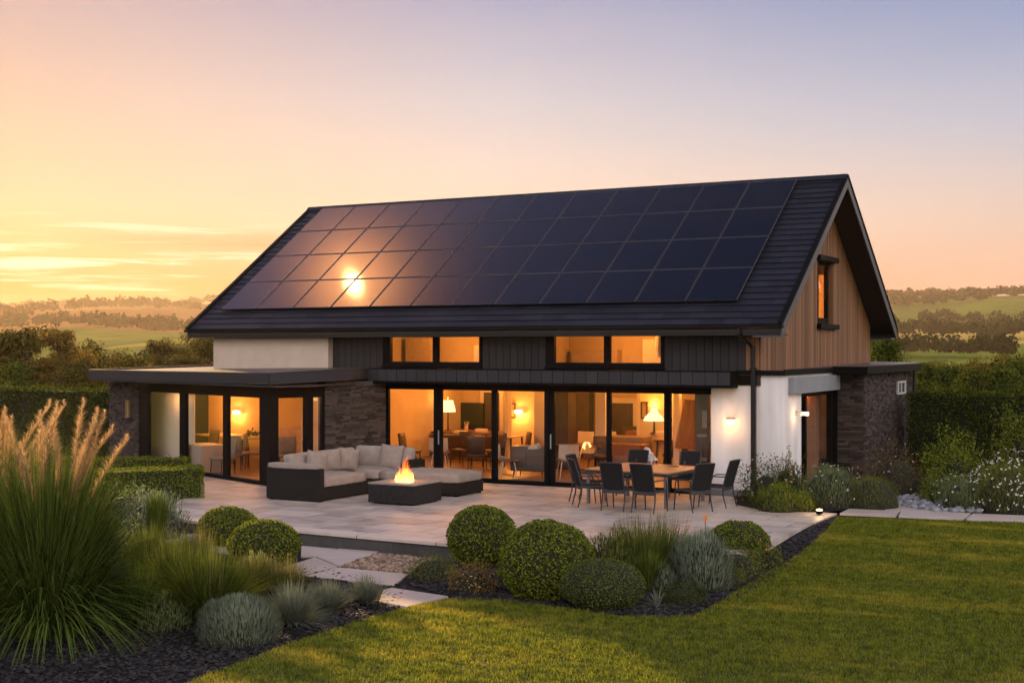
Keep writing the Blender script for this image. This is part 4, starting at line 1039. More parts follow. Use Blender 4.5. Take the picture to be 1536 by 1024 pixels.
def lawn_blades(n, hgt):
    x = RNG.uniform(-2, 15, n*3); y = RNG.uniform(-19.5, 0, n*3)
    k = inpoly(x, y, lawn) & visible(x, y, 3.5); x, y = x[k][:n], y[k][:n]; n = len(x)
    d = np.hypot(x-CAM[0], y-CAM[1]); a = RNG.uniform(0, 2*PI, n); h = hgt*RNG.uniform(.45, 1.3, n)*(.7+.6*np.clip(.5+.5*np.sin(x*9+2*np.sin(y*7))*np.sin(y*11+2*np.sin(x*5)), 0, 1)); w = .0035*(.6+d/16)
    z = gzv(y)+.012
    b = np.stack([x, y, z], 1); t = np.stack([np.cos(a)*w, np.sin(a)*w, np.zeros(n)], 1); la = RNG.uniform(0, 2*PI, n); le = h*RNG.uniform(.1, .9, n)
    tip = b+np.stack([np.cos(la)*le, np.sin(la)*le, h], 1)
    V = np.stack([b-t, b+t, tip], 1)
    o = np_mesh('lawn_grass', V, 3, BLADE); tag(o, 'short mown green lawn grass with patches of golden sunlight in its colour', 'grass', kind='stuff')
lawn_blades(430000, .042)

# path slabs and gravel
SLAB = M('sandstone slab', (.33, .28, .25), (.48, .42, .38), rough=.55, scale=2.2, bump=.3, bscale=30, island=.3, detail=8)
def slabs(lst, dz=.03, th=.06):
    m = MB()
    for p in lst:
        zz = sum(gz(q[1]) for q in p)/len(p); m.prism([tuple(q[:2]) for q in p], zz+dz-th, zz+dz)
    return m
zf = -.26
def px2(*a): return [tuple(G(200+x/3.072, 730+y/3.072, zf+.02)[:2]) for x, y in a]
def inset(poly, k=.012):
    c = Vector((sum(p[0] for p in poly)/len(poly), sum(p[1] for p in poly)/len(poly))); return [tuple(Vector(p)+(c-Vector(p)).normalized()*k) for p in poly]
S = [px2((790, 410), (950, 372), (1270, 402), (1200, 455)),
     px2((1150, 475), (1190, 465), (1455, 505), (1260, 555), (1130, 530)),
     px2((1130, 298), (1110, 312), (950, 366), (840, 322), (945, 285)),
     px2((840, 324), (945, 368), (785, 406), (560, 410)),
     px2((775, 272), (940, 286), (835, 320), (770, 322)),
     px2((555, 414), (780, 412), (650, 450), (500, 440)),
     [(-8.2, -9.9), (-7.3, -8.9), (-6.2, -8.95), (-6.6, -10.2)], [(-9.6, -9.2), (-9.0, -8.5), (-7.4, -8.95), (-8.3, -9.8)]]
struct('garden_path', slabs([inset(p) for p in S]), SLAB, bevel=.006)
RP = [[(1.62, -1.47), (1.58, -.62), (2.6, -.48), (2.72, -1.32)], [(2.75, -1.32), (2.62, -.48), (3.95, -.18), (3.98, -1.16)], [(4.01, -1.16), (3.98, -.22), (5.3, -.02), (5.4, -.98)], [(5.43, -.97), (5.33, -.02), (6.7, .2), (6.8, -.78)], [(6.83, -.78), (6.73, .2), (8.2, .45), (8.3, -.55)], [(2.30, -.50), (2.15, .75), (3.3, .45), (3.6, -.26)]]
struct('stone_path', slabs([inset(p) for p in RP], .045), SLAB, bevel=.006)
def pebbles(name, poly, n, r0, r1, mat, dz, label, cat, flat=.6):
    xs = [p[0] for p in poly]; ys = [p[1] for p in poly]
    x = RNG.uniform(min(xs), max(xs), n*5); y = RNG.uniform(min(ys), max(ys), n*5); k = inpoly(x, y, poly); x, y = x[k][:n], y[k][:n]; n = len(x)
    t = (1+5**.5)/2; ico = np.array([(-1, t, 0), (1, t, 0), (-1, -t, 0), (1, -t, 0), (0, -1, t), (0, 1, t), (0, -1, -t), (0, 1, -t), (t, 0, -1), (t, 0, 1), (-t, 0, -1), (-t, 0, 1)])/math.hypot(1, t)
    fc = np.array([(0, 11, 5), (0, 5, 1), (0, 1, 7), (0, 7, 10), (0, 10, 11), (1, 5, 9), (5, 11, 4), (11, 10, 2), (10, 7, 6), (7, 1, 8), (3, 9, 4), (3, 4, 2), (3, 2, 6), (3, 6, 8), (3, 8, 9), (4, 9, 5), (2, 4, 11), (6, 2, 10), (8, 6, 7), (9, 8, 1)])
    s = RNG.uniform(r0, r1, (n, 1))*RNG.uniform(.6, 1.3, (n, 3)); s[:, 2] *= flat; a = RNG.uniform(0, PI, n)
    V = ico[None]*s[:, None, :]*RNG.uniform(.8, 1.15, (n, 12, 1)); c_, s_ = np.cos(a)[:, None], np.sin(a)[:, None]
    tl = RNG.uniform(-.5, .5, (n, 1)); Z = V[:, :, 2]+tl*V[:, :, 0]
    X = V[:, :, 0]*c_-V[:, :, 1]*s_+x[:, None]; Y = V[:, :, 0]*s_+V[:, :, 1]*c_+y[:, None]; Z = Z+(gzv(y)+dz+RNG.uniform(0, r1*.5, n))[:, None]
    V = np.stack([X, Y, Z], 2).reshape(-1, 3); F = (fc[None]+(np.arange(n)*12)[:, None, None]).reshape(-1, 3)
    o = idx_mesh(name, V, F, mat); tag(o, label, cat, kind='stuff')
def idx_mesh(name, V, F, mats, parent=None, world=True, smooth=False):
    me = bpy.data.meshes.new(name); V = np.ascontiguousarray(V, np.float32); F = np.ascontiguousarray(F, np.int32); k = F.shape[1]
    me.vertices.add(len(V)); me.vertices.foreach_set('co', V.ravel()); me.loops.add(F.size); me.loops.foreach_set('vertex_index', F.ravel())
    me.polygons.add(len(F)); me.polygons.foreach_set('loop_start', np.arange(0, F.size, k, dtype=np.int32)); me.update(calc_edges=True)
    return finish(name, me, mats, parent, smooth, 0, world)
PEB = M('river pebbles', (.075, .05, .032), (.38, .27, .185), rough=.7, island=.9, scale=8)
gpoly = px2((958, 366), (1125, 312), (1400, 335), (1330, 365), (1275, 398)); pebbles('gravel', gpoly, 1500, .025, .065, PEB, .01, 'buff rounded pebbles between the stepping slabs below the patio step', 'pebbles')
CHIP = M('slate chips', (.004, .004, .005), (.036, .033, .036), rough=.75, spec=.25, island=.9, scale=6)
pebbles('slate_chips', [(-6.5, -19.5), (-1.15, -19.5), (-1.35, -15.7), (-1.45, -12.9), (-2.3, -11.4), (-4.4, -10.6), (-9, -13), (-9, -19)], 22000, .012, .045, CHIP, 0, 'dark slate chippings covering the front left planting bed', 'slate chips', .35)
pebbles('bark_mulch', [(-2.4, -11.2), (-1.2, -11.85), (.67, -11.75), (2.0, -11.85), (2.38, -10), (2.36, -8.6), (2.25, -6.3), (1.93, -3.6), (1.66, -1.6), (1.66, -9.05), (-3.0, -9.1), (-2.9, -10.4)], 9000, .012, .05, CHIP, 0, 'dark mulch in the bed between the patio and the lawn', 'mulch', .35)
GREYST = M('blue grey pebbles', (.14, .15, .18), (.30, .31, .35), rough=.8, island=.9)
pebbles('grey_pebbles', [tuple(G(x, y, 0)[:2]) for x, y in ((1345, 758), (1350, 735), (1400, 740), (1450, 752), (1470, 768), (1400, 768))], 500, .04, .12, GREYST, .02, 'pale blue grey stones at the back of the stone path', 'stones')

# ============================================================ PLANTS
def unit(n, up=None):
    v = RNG.normal(size=(n, 3)); v /= np.linalg.norm(v, axis=1)[:, None]
    if up is not None: v[:, 2] = np.where(v[:, 2] < up, -v[:, 2]*.6+up*.2, v[:, 2]); v /= np.linalg.norm(v, axis=1)[:, None]
    return v
def leaves(C, Nr, L, W, jit=.7):
    """diamond leaves at C facing about Nr"""
    n = len(C); nr = Nr+RNG.normal(size=(n, 3))*jit; nr /= np.linalg.norm(nr, axis=1)[:, None]
    t = np.cross(nr, RNG.normal(size=(n, 3))); t /= np.linalg.norm(t, axis=1)[:, None]; b = np.cross(nr, t)
    L = np.broadcast_to(L, (n,))[:, None]*RNG.uniform(.6, 1.3, (n, 1)); W = np.broadcast_to(W, (n,))[:, None]*RNG.uniform(.7, 1.2, (n, 1))
    return np.stack([C-t*L/2, C+b*W/2+t*L*.05, C+t*L/2, C-b*W/2+t*L*.05], 1)
def strips(B, A, Lh, lean, droop, W, seg=4):
    """grass blades: base B, azimuth A, length, lean (outward), droop"""
    n = len(B); tt = np.linspace(0, 1, seg+1)
    o = np.stack([np.cos(A), np.sin(A), np.zeros(n)], 1); s = np.stack([-np.sin(A), np.cos(A), np.zeros(n)], 1)
    V = np.zeros((n, seg+1, 2, 3))
    for i, t in enumerate(tt):
        c = B+o*(Lh*(lean*t+droop*.55*t*t))[:, None]; c[:, 2] += Lh*(t*np.sqrt(np.clip(1-lean**2, .05, 1))-droop*t**2.2)
        w = (W*(1-t**1.6)*(.6+.8*min(t*3, 1))*.5+.0006)[:, None] if hasattr(W, '__len__') else W*((1-t**1.6)*(.6+.8*min(t*3, 1))*.5)+.0006
        V[:, i, 0] = c-s*w; V[:, i, 1] = c+s*w
    V = V.reshape(-1, 3); base = (np.arange(n)*(seg+1)*2)[:, None, None]
    q = np.array([(2*i, 2*i+1, 2*i+3, 2*i+2) for i in range(seg)])[None]
    return V, (base+q).reshape(-1, 4)
def core_blob(c, rx, ry, rz, k=.86, n=14):
    vs = []; fs = []
    for i in range(n+1):
        th_ = PI*i/n
        for j in range(n*2):
            ph = PI*j/n; vs.append((c[0]+rx*k*math.sin(th_)*math.cos(ph), c[1]+ry*k*math.sin(th_)*math.sin(ph), c[2]+rz*k*math.cos(th_)))
    for i in range(n):
        for j in range(n*2): fs.append((i*2*n+j, i*2*n+(j+1) % (2*n), (i+1)*2*n+(j+1) % (2*n), (i+1)*2*n+j))
    return vs, fs
def LM(name, c1, c2, transl=.3, rough=.6, scale=2.5, island=.65):
    m, nt, out = newmat(name); L = nt.links; tc = N(nt, 'TexCoord'); nz = N(nt, 'TexNoise', Scale=scale, Detail=5); L.new(tc.outputs['Object'], nz.inputs['Vector'])
    gm = N(nt, 'NewGeometry'); mx = N(nt, 'Mix'); mx.inputs[0].default_value = island; L.new(nz.outputs[0], mx.inputs[2]); L.new(gm.outputs['Random Per Island'], mx.inputs[3])
    lo = .3*(1-island); r = ramp(nt, mx.outputs[0], [(lo, c4(c1)), (1-lo, c4(c2))])
    d = N(nt, 'BsdfDiffuse'); t = N(nt, 'BsdfTranslucent'); ms = N(nt, 'MixShader', Fac=transl)
    L.new(r.outputs[0], d.inputs[0]); L.new(r.outputs[0], t.inputs[0]); L.new(d.outputs[0], ms.inputs[1]); L.new(t.outputs[0], ms.inputs[2]); L.new(ms.outputs[0], out.inputs[0]); return m
BOX = LM('box leaves', (.008, .019, .003), (.26, .32, .034)); BOXIN = M('box twigs', (.010, .012, .005), rough=.9)
HEDGE = LM('hedge leaves', (.006, .014, .003), (.105, .135, .022)); 
def noise3(D, f, seed):
    return np.array([noise.noise(Vector((d[0]*f+seed, d[1]*f, d[2]*f))) for d in D])
def ball(label, px0, px1, ytop, ybot, zg=None, group='clipped box balls', mat=BOX, dens=2300, leaf=.042, flat=None, depth=1.0, cat='box ball', name='box_ball', lump=.06, jit=1.1):
    cx = (px0+px1)/2
    base = G(cx, ybot-4, zf if zg is None else zg)
    dist = Vector((base.x-CAM[0], base.y-CAM[1])).length; k = dist/FOC*math.cos(math.atan((cx-768)/FOC))
    rx = (px1-px0)/2*k*1.0; top = CAM[2]-(ytop-HORIZ)*(dist+.0)*math.cos(math.atan((cx-768)/FOC))/FOC
    dirv = Vector((base.x-CAM[0], base.y-CAM[1])).normalized(); c = Vector((base.x, base.y, 0))+Vector((dirv.x, dirv.y, 0))*rx*.75*depth
    sc = (Vector((c.x-CAM[0], c.y-CAM[1])).length)/dist; rx *= sc
    top = CAM[2]-(ytop-HORIZ)*dist*sc*math.cos(math.atan((cx-768)/FOC))/FOC
    g0 = base.z; h = top-g0; rz = h*.55; cz = g0+h-rz
    t = thing(name, label, cat, (c.x, c.y, g0), 0, group)
    n = int(dens*4*PI*rx*rz); D = unit(n); 
    lf = 1+lump*noise3(D, 2.2, c.x*3)+lump*.6*noise3(D, 5, c.y)
    rr = lf*(1-.09*RNG.random(n)**1.5)+np.where(RNG.random(n) < .03, RNG.random(n)*.055, 0)
    C = np.stack([c.x+D[:, 0]*rx*rr, c.y+D[:, 1]*rx*depth*rr, cz+D[:, 2]*rz*rr], 1); k2 = C[:, 2] > g0+.02
    V = leaves(C[k2], D[k2], leaf, leaf*.62, jit)
    np_mesh('foliage', V, 4, mat, t)
    vs, fs = core_blob((c.x, c.y, cz), rx, rx*depth, rz, .92, 20); MB().add(vs, fs).build('branches', BOXIN, t, smooth=True)
    return t
ball('round clipped box ball behind the lower path, furthest left on the patio edge', 297, 387, 759, 826)
ball('wide clipped box ball in front of the furthest left one, beside the path slabs', 341, 451, 779, 856)
ball('tall clipped box ball left of the trio, touching the patio step', 670, 776, 757, 856)
ball('largest clipped box ball in the middle of the trio', 746, 893, 780, 908)
ball('low flattened fine leaved box mound in front of the trio at the lawn edge', 838, 969, 838, 922, leaf=.028, dens=4200, mat=LM('fine box leaves', (.012, .020, .005), (.20, .24, .06)))
ball('small clipped box bush right of the silver lavender by the patio corner', 1060, 1154, 781, 846, zg=-.22, group=None, lump=.08)

def hedge(label, A, B, wid, z0f, z1, mat=HEDGE, dens=900, leaf=.06, name='hedge', group=None, jit=.6, lump=.05, cat='hedge', rnd=.06):
    A = Vector(A); B = Vector(B); A.z = B.z = 0; d = (B-A).normalized(); n_ = Vector((-d.y, d.x, 0)); L = (B-A).length; mid_ = (A+B)/2
    z0 = z0f; t = thing(name, label, cat, (mid_.x, mid_.y, z0), 0, group); Hh = z1-z0
    faces = [(L, Hh, lambda u, v: (A+d*u+Vector((0, 0, z0+v))), -n_), (L, Hh, lambda u, v: (A+d*u+n_*wid+Vector((0, 0, z0+v))), n_), (L, wid, lambda u, v: (A+d*u+n_*v+Vector((0, 0, z1))), Vector((0, 0, 1))), (wid, Hh, lambda u, v: (A+n_*u+Vector((0, 0, z0+v))), -d), (wid, Hh, lambda u, v: (B+n_*u+Vector((0, 0, z0+v))), d)]
    VV = []
    for fi, (a, b, f, nn2) in enumerate(faces):
        n = int(a*b*dens*(1 if fi != 1 else .4)); u = RNG.random(n)*a; v = RNG.random(n)*b
        o = f(0, 0); e1 = (f(1, 0)-o); e2 = (f(0, 1)-o)
        C = np.array(o)[None]+u[:, None]*np.array(e1)[None]+v[:, None]*np.array(e2)[None]
        off = np.array([noise.noise(Vector((p[0]*1.3, p[1]*1.3, p[2]*1.6)))*lump*1.3+noise.noise(Vector((p[0]*5, p[1]*5, p[2]*5)))*lump*.6 for p in C])-RNG.random(n)**2*.10
        C = C+np.array(nn2)[None]*off[:, None]
        VV.append(leaves(C, np.tile(np.array(nn2), (n, 1)), leaf, leaf*.62, jit))
    n = int(L*40); u = RNG.random(n)*L; v = RNG.random(n)*wid; C = np.stack([A.x+d.x*u+n_.x*v, A.y+d.y*u+n_.y*v, z1+RNG.random(n)**2*leaf*2.2], 1); VV.append(leaves(C, RNG.normal(size=(n, 3)), leaf, leaf*.6, 1))
    np_mesh('foliage', np.concatenate(VV), 4, mat, t)
    k = .09; c = mid_+n_*wid/2+Vector((0, 0, (z0+z1)/2)); MB().obox(c, d*(L/2-k), n_*(wid/2-k), (0, 0, Hh/2-k*.6)).build('branches', BOXIN, t)
    return t
# low clipped hedges left
a = G(308, 694, .70); b = G(118, 716, .70)
hedge('low clipped box hedge in front, ending at the left patio corner', (-13.7, -7.75, 0), (-11.55, -5.35, 0), .75, -.26, .68, BOX, 1900, .038, 'low_hedge', 'low clipped hedges by the left wing', lump=.03)
hedge('low clipped box hedge behind, nearest the wing glazing', (-17.2, -4.6, 0), (-14.3, -2.9, 0), .65, -.2, .60, BOX, 1500, .04, 'low_hedge', 'low clipped hedges by the left wing', lump=.03)
# tall hedges
hl0 = onY(165, 588, 1.2); hedge('tall dark clipped hedge left of the stone pier', (-33.5, .8, 0), (-20.9, 1.3, 0), 1.3, -.1, 2.06, HEDGE, 520, .085, 'tall_hedge', lump=.08)
hedge('tall dark clipped hedge right of the stone annex', (BX+.3, 8.6, 0), (9.5, 6.2, 0), 1.4, -.1, 2.12, HEDGE, 620, .075, 'tall_hedge', lump=.08)

def place_px(px, py, zg): return G(px, py, zg)
def kpx(p): return (-(p.x-CAM[0])*math.sin(YAW)+(p.y-CAM[1])*math.cos(YAW))/FOC
def grass(label, px, py, wpx, hpx, mat, n=700, zg=zf, name='ornamental_grass', cat='ornamental grass', droop=.35, bw=.007, group=None, lean=.45, seg=4, spikes=0, smat=None, spread=.22):
    p = G(px, py, zg); k = kpx(p); r = wpx/2*k; h = hpx*k; t = thing(name, label, cat, (p.x, p.y, p.z), 0, group)
    a = RNG.uniform(0, 2*PI, n); q = r*spread*np.sqrt(RNG.random(n)); B = np.stack([p.x+q*np.cos(a), p.y+q*np.sin(a), np.full(n, p.z)], 1)
    A = a+RNG.normal(size=n)*.5; Lh = h*RNG.uniform(.6, 1.12, n); ln = np.clip(RNG.random(n)**.8*lean*min(2.2, r/h*1.6), 0, .93); dr = droop*ln*1.4*RNG.uniform(.5, 1.3, n)
    V, F = strips(B, A, Lh*1.05, ln, dr, bw, seg); idx_mesh('blades', V, F, mat, t)
    if spikes:
        a = RNG.uniform(0, 2*PI, spikes); q = r*.5*np.sqrt(RNG.random(spikes)); B = np.stack([p.x+q*np.cos(a), p.y+q*np.sin(a), np.full(spikes, p.z+.02)], 1)
        V, F = strips(B, a, h*RNG.uniform(.95, 1.3, spikes), RNG.random(spikes)*.35, np.full(spikes, .03), .006, 3); idx_mesh('seed_heads', V, F, smat, t)
    return t
def mound(label, px, py, wpx, hpx, mat, n=3000, leaf=.05, lw=.4, zg=zf, name='shrub', cat='shrub', up=.5, group=None, stemmy=.0, fl=0, fmat=None, fsize=.03, rag=.18, core=.72, dome=.75, jit=.8, ftop=True):
    """loose leafy shrub: clumps over a dome"""
    p = G(px, py, zg); k = kpx(p); rx = wpx/2*k; h = hpx*k; dv = Vector((p.x-CAM[0], p.y-CAM[1])).normalized(); c = Vector((p.x+dv.x*rx*.6, p.y+dv.y*rx*.6, p.z))
    t = thing(name, label, cat, (c.x, c.y, p.z), 0, group)
    D = unit(n, .02); lf = 1+rag*noise3(D, 2.4, c.x*2+px)*1.6+rag*noise3(D, 6, c.y+py); rr = lf*(1-.42*RNG.random(n)**1.7)
    C = np.stack([c.x+D[:, 0]*rx*rr, c.y+D[:, 1]*rx*rr, p.z+.02+np.abs(D[:, 2])**dome*h*rr*.97], 1)
    if stemmy:     # upright narrow leaves / sprigs
        A = np.arctan2(D[:, 1], D[:, 0]); L = leaf*RNG.uniform(.7, 1.5, n); ln = np.clip((1-D[:, 2])*.9, 0, .9)
        V, F = strips(C-np.stack([np.cos(A)*L*.3, np.sin(A)*L*.3, L*.5], 1), A, L*1.3, ln*stemmy, np.full(n, .05), leaf*lw, 2); idx_mesh('foliage', V, F, mat, t)
    else: np_mesh('foliage', leaves(C, D*(1-up)+np.array([0, 0, up]), leaf, leaf*lw, jit), 4, mat, t)
    vs, fs = core_blob((c.x, c.y, p.z), rx, rx, h, core, 10); MB().add(vs, fs).build('branches', BOXIN, t, smooth=True)
    if fl:
        D = unit(fl, .25 if ftop else .05); rr = 1+rag*noise3(D, 2.4, c.x*2+px)*1.6+.04; C = np.stack([c.x+D[:, 0]*rx*rr, c.y+D[:, 1]*rx*rr, p.z+.02+np.abs(D[:, 2])**dome*h*rr+RNG.random(fl)*.04], 1)
        V = np.concatenate([leaves(C+RNG.normal(size=C.shape)*fsize*.3, D+np.array([0, -.6, .6]), fsize, fsize*.8, .35) for _ in range(3)]); tag(np_mesh('blossom', V, 4, fmat, t), kind='stuff')
    return t
GR1 = LM('green grass blades', (.020, .038, .006), (.15, .19, .034), .2); GR2 = LM('straw green blades', (.035, .045, .010), (.22, .20, .055), .15); GR3 = LM('blue fescue', (.06, .08, .06), (.22, .25, .19), .12)
GRD = LM('deep green blades', (.010, .022, .004), (.13, .19, .035), .25); STRAW = LM('straw seed heads', (.30, .19, .085), (.78, .56, .30), .4)
SPIKE = LM('dry seed spikes', (.10, .085, .03), (.30, .25, .10), .2)
LAV = LM('silver lavender', (.055, .075, .050), (.25, .31, .215), .15); SAGE = LM('soft green foliage', (.035, .055, .020), (.24, .30, .13)); DGR = LM('dark shrub leaves', (.022, .034, .010), (.075, .095, .025)); LIME = LM('lime shrub leaves', (.060, .085, .012), (.20, .24, .035))
OLIVE = LM('olive fine leaves', (.035, .048, .010), (.21, .23, .055)); RUSTY = LM('red tinged leaves', (.055, .042, .018), (.17, .13, .05)); RUST2 = LM('bronze spirea leaves', (.09, .06, .02), (.28, .19, .06))
FW = M('white petals', (.62, .60, .55), (.72, .70, .66), rough=.7, transl=.3); FP = M('pink petals', (.45, .20, .22), (.62, .36, .36), rough=.7, transl=.3); FV = M('violet petals', (.16, .07, .24), (.30, .15, .36), rough=.7, transl=.3); FO = M('orange petals', (.8, .25, .03), (.85, .4, .06), rough=.7, transl=.3)

# big pampas style grass at the left
def pampas(label, px, py, top, wpx, n, plumes, group):
    p = G(px, py, zf); k = kpx(p); h = (py-top)*k; r = wpx/2*k; t = thing('pampas_grass', label, 'ornamental grass', p, 0, group)
    a = RNG.uniform(0, 2*PI, n); q = .40*np.sqrt(RNG.random(n)); B = np.stack([p.x+q*np.cos(a), p.y+q*np.sin(a), np.full(n, p.z)], 1)
    u = RNG.random(n); Lh = h*(.55+.5*u); ln = .06+.58*(1-u)*RNG.random(n)**.7+.14*RNG.random(n); dr = (.35+.95*RNG.random(n))*ln*1.6
    V, F = strips(B, a+RNG.normal(size=n)*.35, Lh*1.1, ln, dr, .017, 9); idx_mesh('blades', V, F, GRD, t)
    n2 = n//3; a = RNG.uniform(0, 2*PI, n2); q = .3*np.sqrt(RNG.random(n2)); B = np.stack([p.x+q*np.cos(a), p.y+q*np.sin(a), np.full(n2, p.z)], 1)
    V, F = strips(B, a, h*RNG.uniform(.75, 1.08, n2), .05+.35*RNG.random(n2), .25*RNG.random(n2), .010, 7); idx_mesh('blades', V, F, GR1, t)
    for i in range(plumes):
        a = random.uniform(0, 2*PI); x, y = p.x+.2*math.cos(a), p.y+.2*math.sin(a); hh = h*random.uniform(1.04, 1.28); le = random.uniform(.04, .42)*hh*.9; a2 = random.uniform(0, 2*PI)
        pts = [Vector((x+math.cos(a2)*le*s*s, y+math.sin(a2)*le*s*s, p.z+hh*(s-.06*s*s*s))) for s in np.linspace(0, 1, 9)]
        st = MB().tube(pts, [.006]*7+[.004, .002], 5).build('stem', STRAW, t)
        m_ = 430; s = RNG.uniform(.64, 1.03, m_); s2 = np.clip(s, 0, 1); C = np.stack([x+math.cos(a2)*le*s2*s2, y+math.sin(a2)*le*s2*s2, p.z+hh*(s2-.06*s2**3)+(s-s2)*hh], 1)
        env = np.clip(np.sin((s-.62)/.42*PI), 0.05, 1)**.7*.10; aa = RNG.uniform(0, 2*PI, m_)
        V, F = strips(C-np.array([0, 0, .03]), aa, env*RNG.uniform(.8, 1.6, m_)+.05, RNG.uniform(.25, .75, m_), np.full(m_, .3), .0045, 3); pl = idx_mesh('plume', V, F, STRAW, t)
PGp = 'tall grasses with straw plumes at the left edge'
pampas('tall arching grass clump with straw plumes filling the near left corner', 70, 950, 662, 330, 3000, 15, PGp)
pampas('straw plumed tall grass half cut by the left picture edge, behind the big clump', -12, 905, 640, 240, 1500, 13, PGp)
pampas('tall plumed grass right of the big clump and nearer the low hedges', 86, 885, 690, 120, 700, 5, PGp)
grass('yellow green grass tuft between the plumed grasses and the box balls', 222, 868, 130, 78, GR1, 1300, spikes=30, smat=SPIKE, bw=.008)
grass('broad bright green grass clump behind the silver mound', 312, 930, 230, 112, GR1, 3200, spikes=26, smat=SPIKE, bw=.008)
grass('tall fresh green grass clump near the patio riser', 236, 816, 74, 74, GR1, 800, bw=.009, lean=.25)
grass('low dark grass under the left plumed clump edge', 205, 935, 170, 90, GRD, 1400, bw=.008)
grass('green grass clump left of the silver mound, in front of dark grass', 262, 905, 140, 100, GR1, 1200, spikes=18, smat=SPIKE, bw=.008)
mound('silvery green shrub behind the bright grass near the low hedge', 228, 812, 118, 76, LAV, 3000, .05, .4, up=.4, stemmy=.5)
mound('green leafy shrub in front of the low clipped hedge', 188, 800, 120, 72, SAGE, 3000, .06, .5)
mound('mid green mound between low hedge and silvery shrub', 150, 850, 120, 80, SAGE, 2600, .06, .45)
mound('dense silver green lavender mound at the front of the slate bed', 358, 968, 138, 66, LAV, 7500, .055, .13, name='lavender_mound', cat='lavender', stemmy=.6, rag=.05, core=.86, dome=.6)
mound('flat silver foliage patch beside the grasses left of the lavender mound', 245, 945, 110, 46, SAGE, 2500, .04, .35, stemmy=.5)
mound('soft green leafy mound between the bright grass and the wide box ball', 385, 880, 90, 42, SAGE, 2000, .05, .3, stemmy=.5)
mound('grey green filler mound behind the silver lavender mound', 300, 912, 110, 52, SAGE, 2400, .05, .3, stemmy=.5)
mound('leafy green mound at the foot of the furthest left box ball', 282, 842, 70, 38, OLIVE, 1500, .05, .4)
FG = 'small silver grey grass tufts in the slate bed'
grass('silver grey grass tuft right behind the lavender mound', 438, 935, 115, 62, GR3, 1500, group=FG, bw=.006, lean=.7, droop=.2)
grass('silver tipped grass tuft in the middle of the tuft row', 492, 918, 85, 48, GR3, 1100, group=FG, bw=.006, lean=.6, droop=.15)
grass('rightmost silver tuft, beside the stepping slab at the lawn', 548, 905, 72, 42, GR3, 1000, group=FG, bw=.006, lean=.7, droop=.15)
grass('pale seeded grass tuft by the path slabs behind the silver tufts', 432, 892, 120, 52, GR2, 1300, bw=.006, spikes=30, smat=SPIKE)
grass('low straw grass behind the broad clump beside the wide box ball', 385, 885, 120, 56, GR2, 1200, bw=.006, spikes=26, smat=SPIKE)
grass('sparse straw grass blades rising before the furthest left box ball', 300, 850, 120, 60, GR2, 500, bw=.006, spikes=26, smat=SPIKE)
mound('small grey stone coloured ground cover by the lower path slabs', 252, 842, 70, 20, LAV, 900, .03, .5)
# middle bed
mound('low feathery green shrub between pebbles and the tall box ball', 648, 872, 78, 40, OLIVE, 1800, .045, .3, rag=.22)
mound('low bronze leaved spirea in front of the tall box ball', 710, 890, 82, 44, RUST2, 1800, .04, .5, rag=.25, fl=30, fmat=STRAW, fsize=.022)
mound('mixed green perennials behind the flattened box mound', 925, 872, 120, 68, OLIVE, 3200, .05, .3, stemmy=.5, zg=-.25)
grass('golden spiky grass clump rising in the middle of the lawn bed', 975, 862, 165, 84, GR1, 3200, spikes=150, smat=SPIKE, bw=.010, lean=.6, zg=-.25, spread=.6)
grass('bright green leaf clump at the foot of the golden grass', 975, 884, 80, 58, GR1, 500, bw=.022, lean=.45, zg=-.25)
mound('tall silver grey lavender bush right of the golden grass', 1052, 886, 110, 88, LAV, 4200, .075, .12, name='lavender_bush', cat='lavender', stemmy=.5, rag=.10, core=.8, zg=-.25)
mound('small silver artemisia in front of the golden grass', 995, 888, 50, 36, LAV, 1200, .045, .14, name='artemisia', stemmy=.6, zg=-.25)
mound('low dark green groundcover in front of the lavender bush', 1022, 908, 80, 30, DGR, 1500, .04, .5, zg=-.25)
mound('low green groundcover right of the lavender bush foot', 1090, 880, 60, 30, OLIVE, 1100, .04, .4, zg=-.25)
mound('green leafy plant between the lavender bush and the patio box bush', 1102, 868, 100, 46, OLIVE, 2000, .05, .4, zg=-.25)
mound('small dark leafy plant tucked against the patio corner', 1116, 848, 66, 36, DGR, 1500, .05, .5, zg=-.25)
mound('small green bush at the far end of the lawn bed', 1150, 852, 50, 34, OLIVE, 1200, .045, .5, zg=-.22, fl=6, fmat=FO)
grass('small spiky pale rosette at the front corner of the lawn bed', 985, 912, 62, 34, GR3, 60, bw=.020, lean=1.0, droop=.3, name='spiky_rosette', cat='rosette plant', spread=.1)
p = G(1058, 806, 0); t = thing('orange_flower', 'single orange flower standing behind the lavender bush', 'flower', p)
MB().tube([p+Vector((0, 0, -.2)), p+Vector((.0, 0, .30))], .006, 5).build('stem', GR1, t); C = np.array(p)[None]+np.array([0, 0, .33])+RNG.normal(size=(40, 3))*np.array([.022, .022, .035]); np_mesh('blossom', leaves(C, RNG.normal(size=(40, 3)), .045, .03), 4, FO, t)
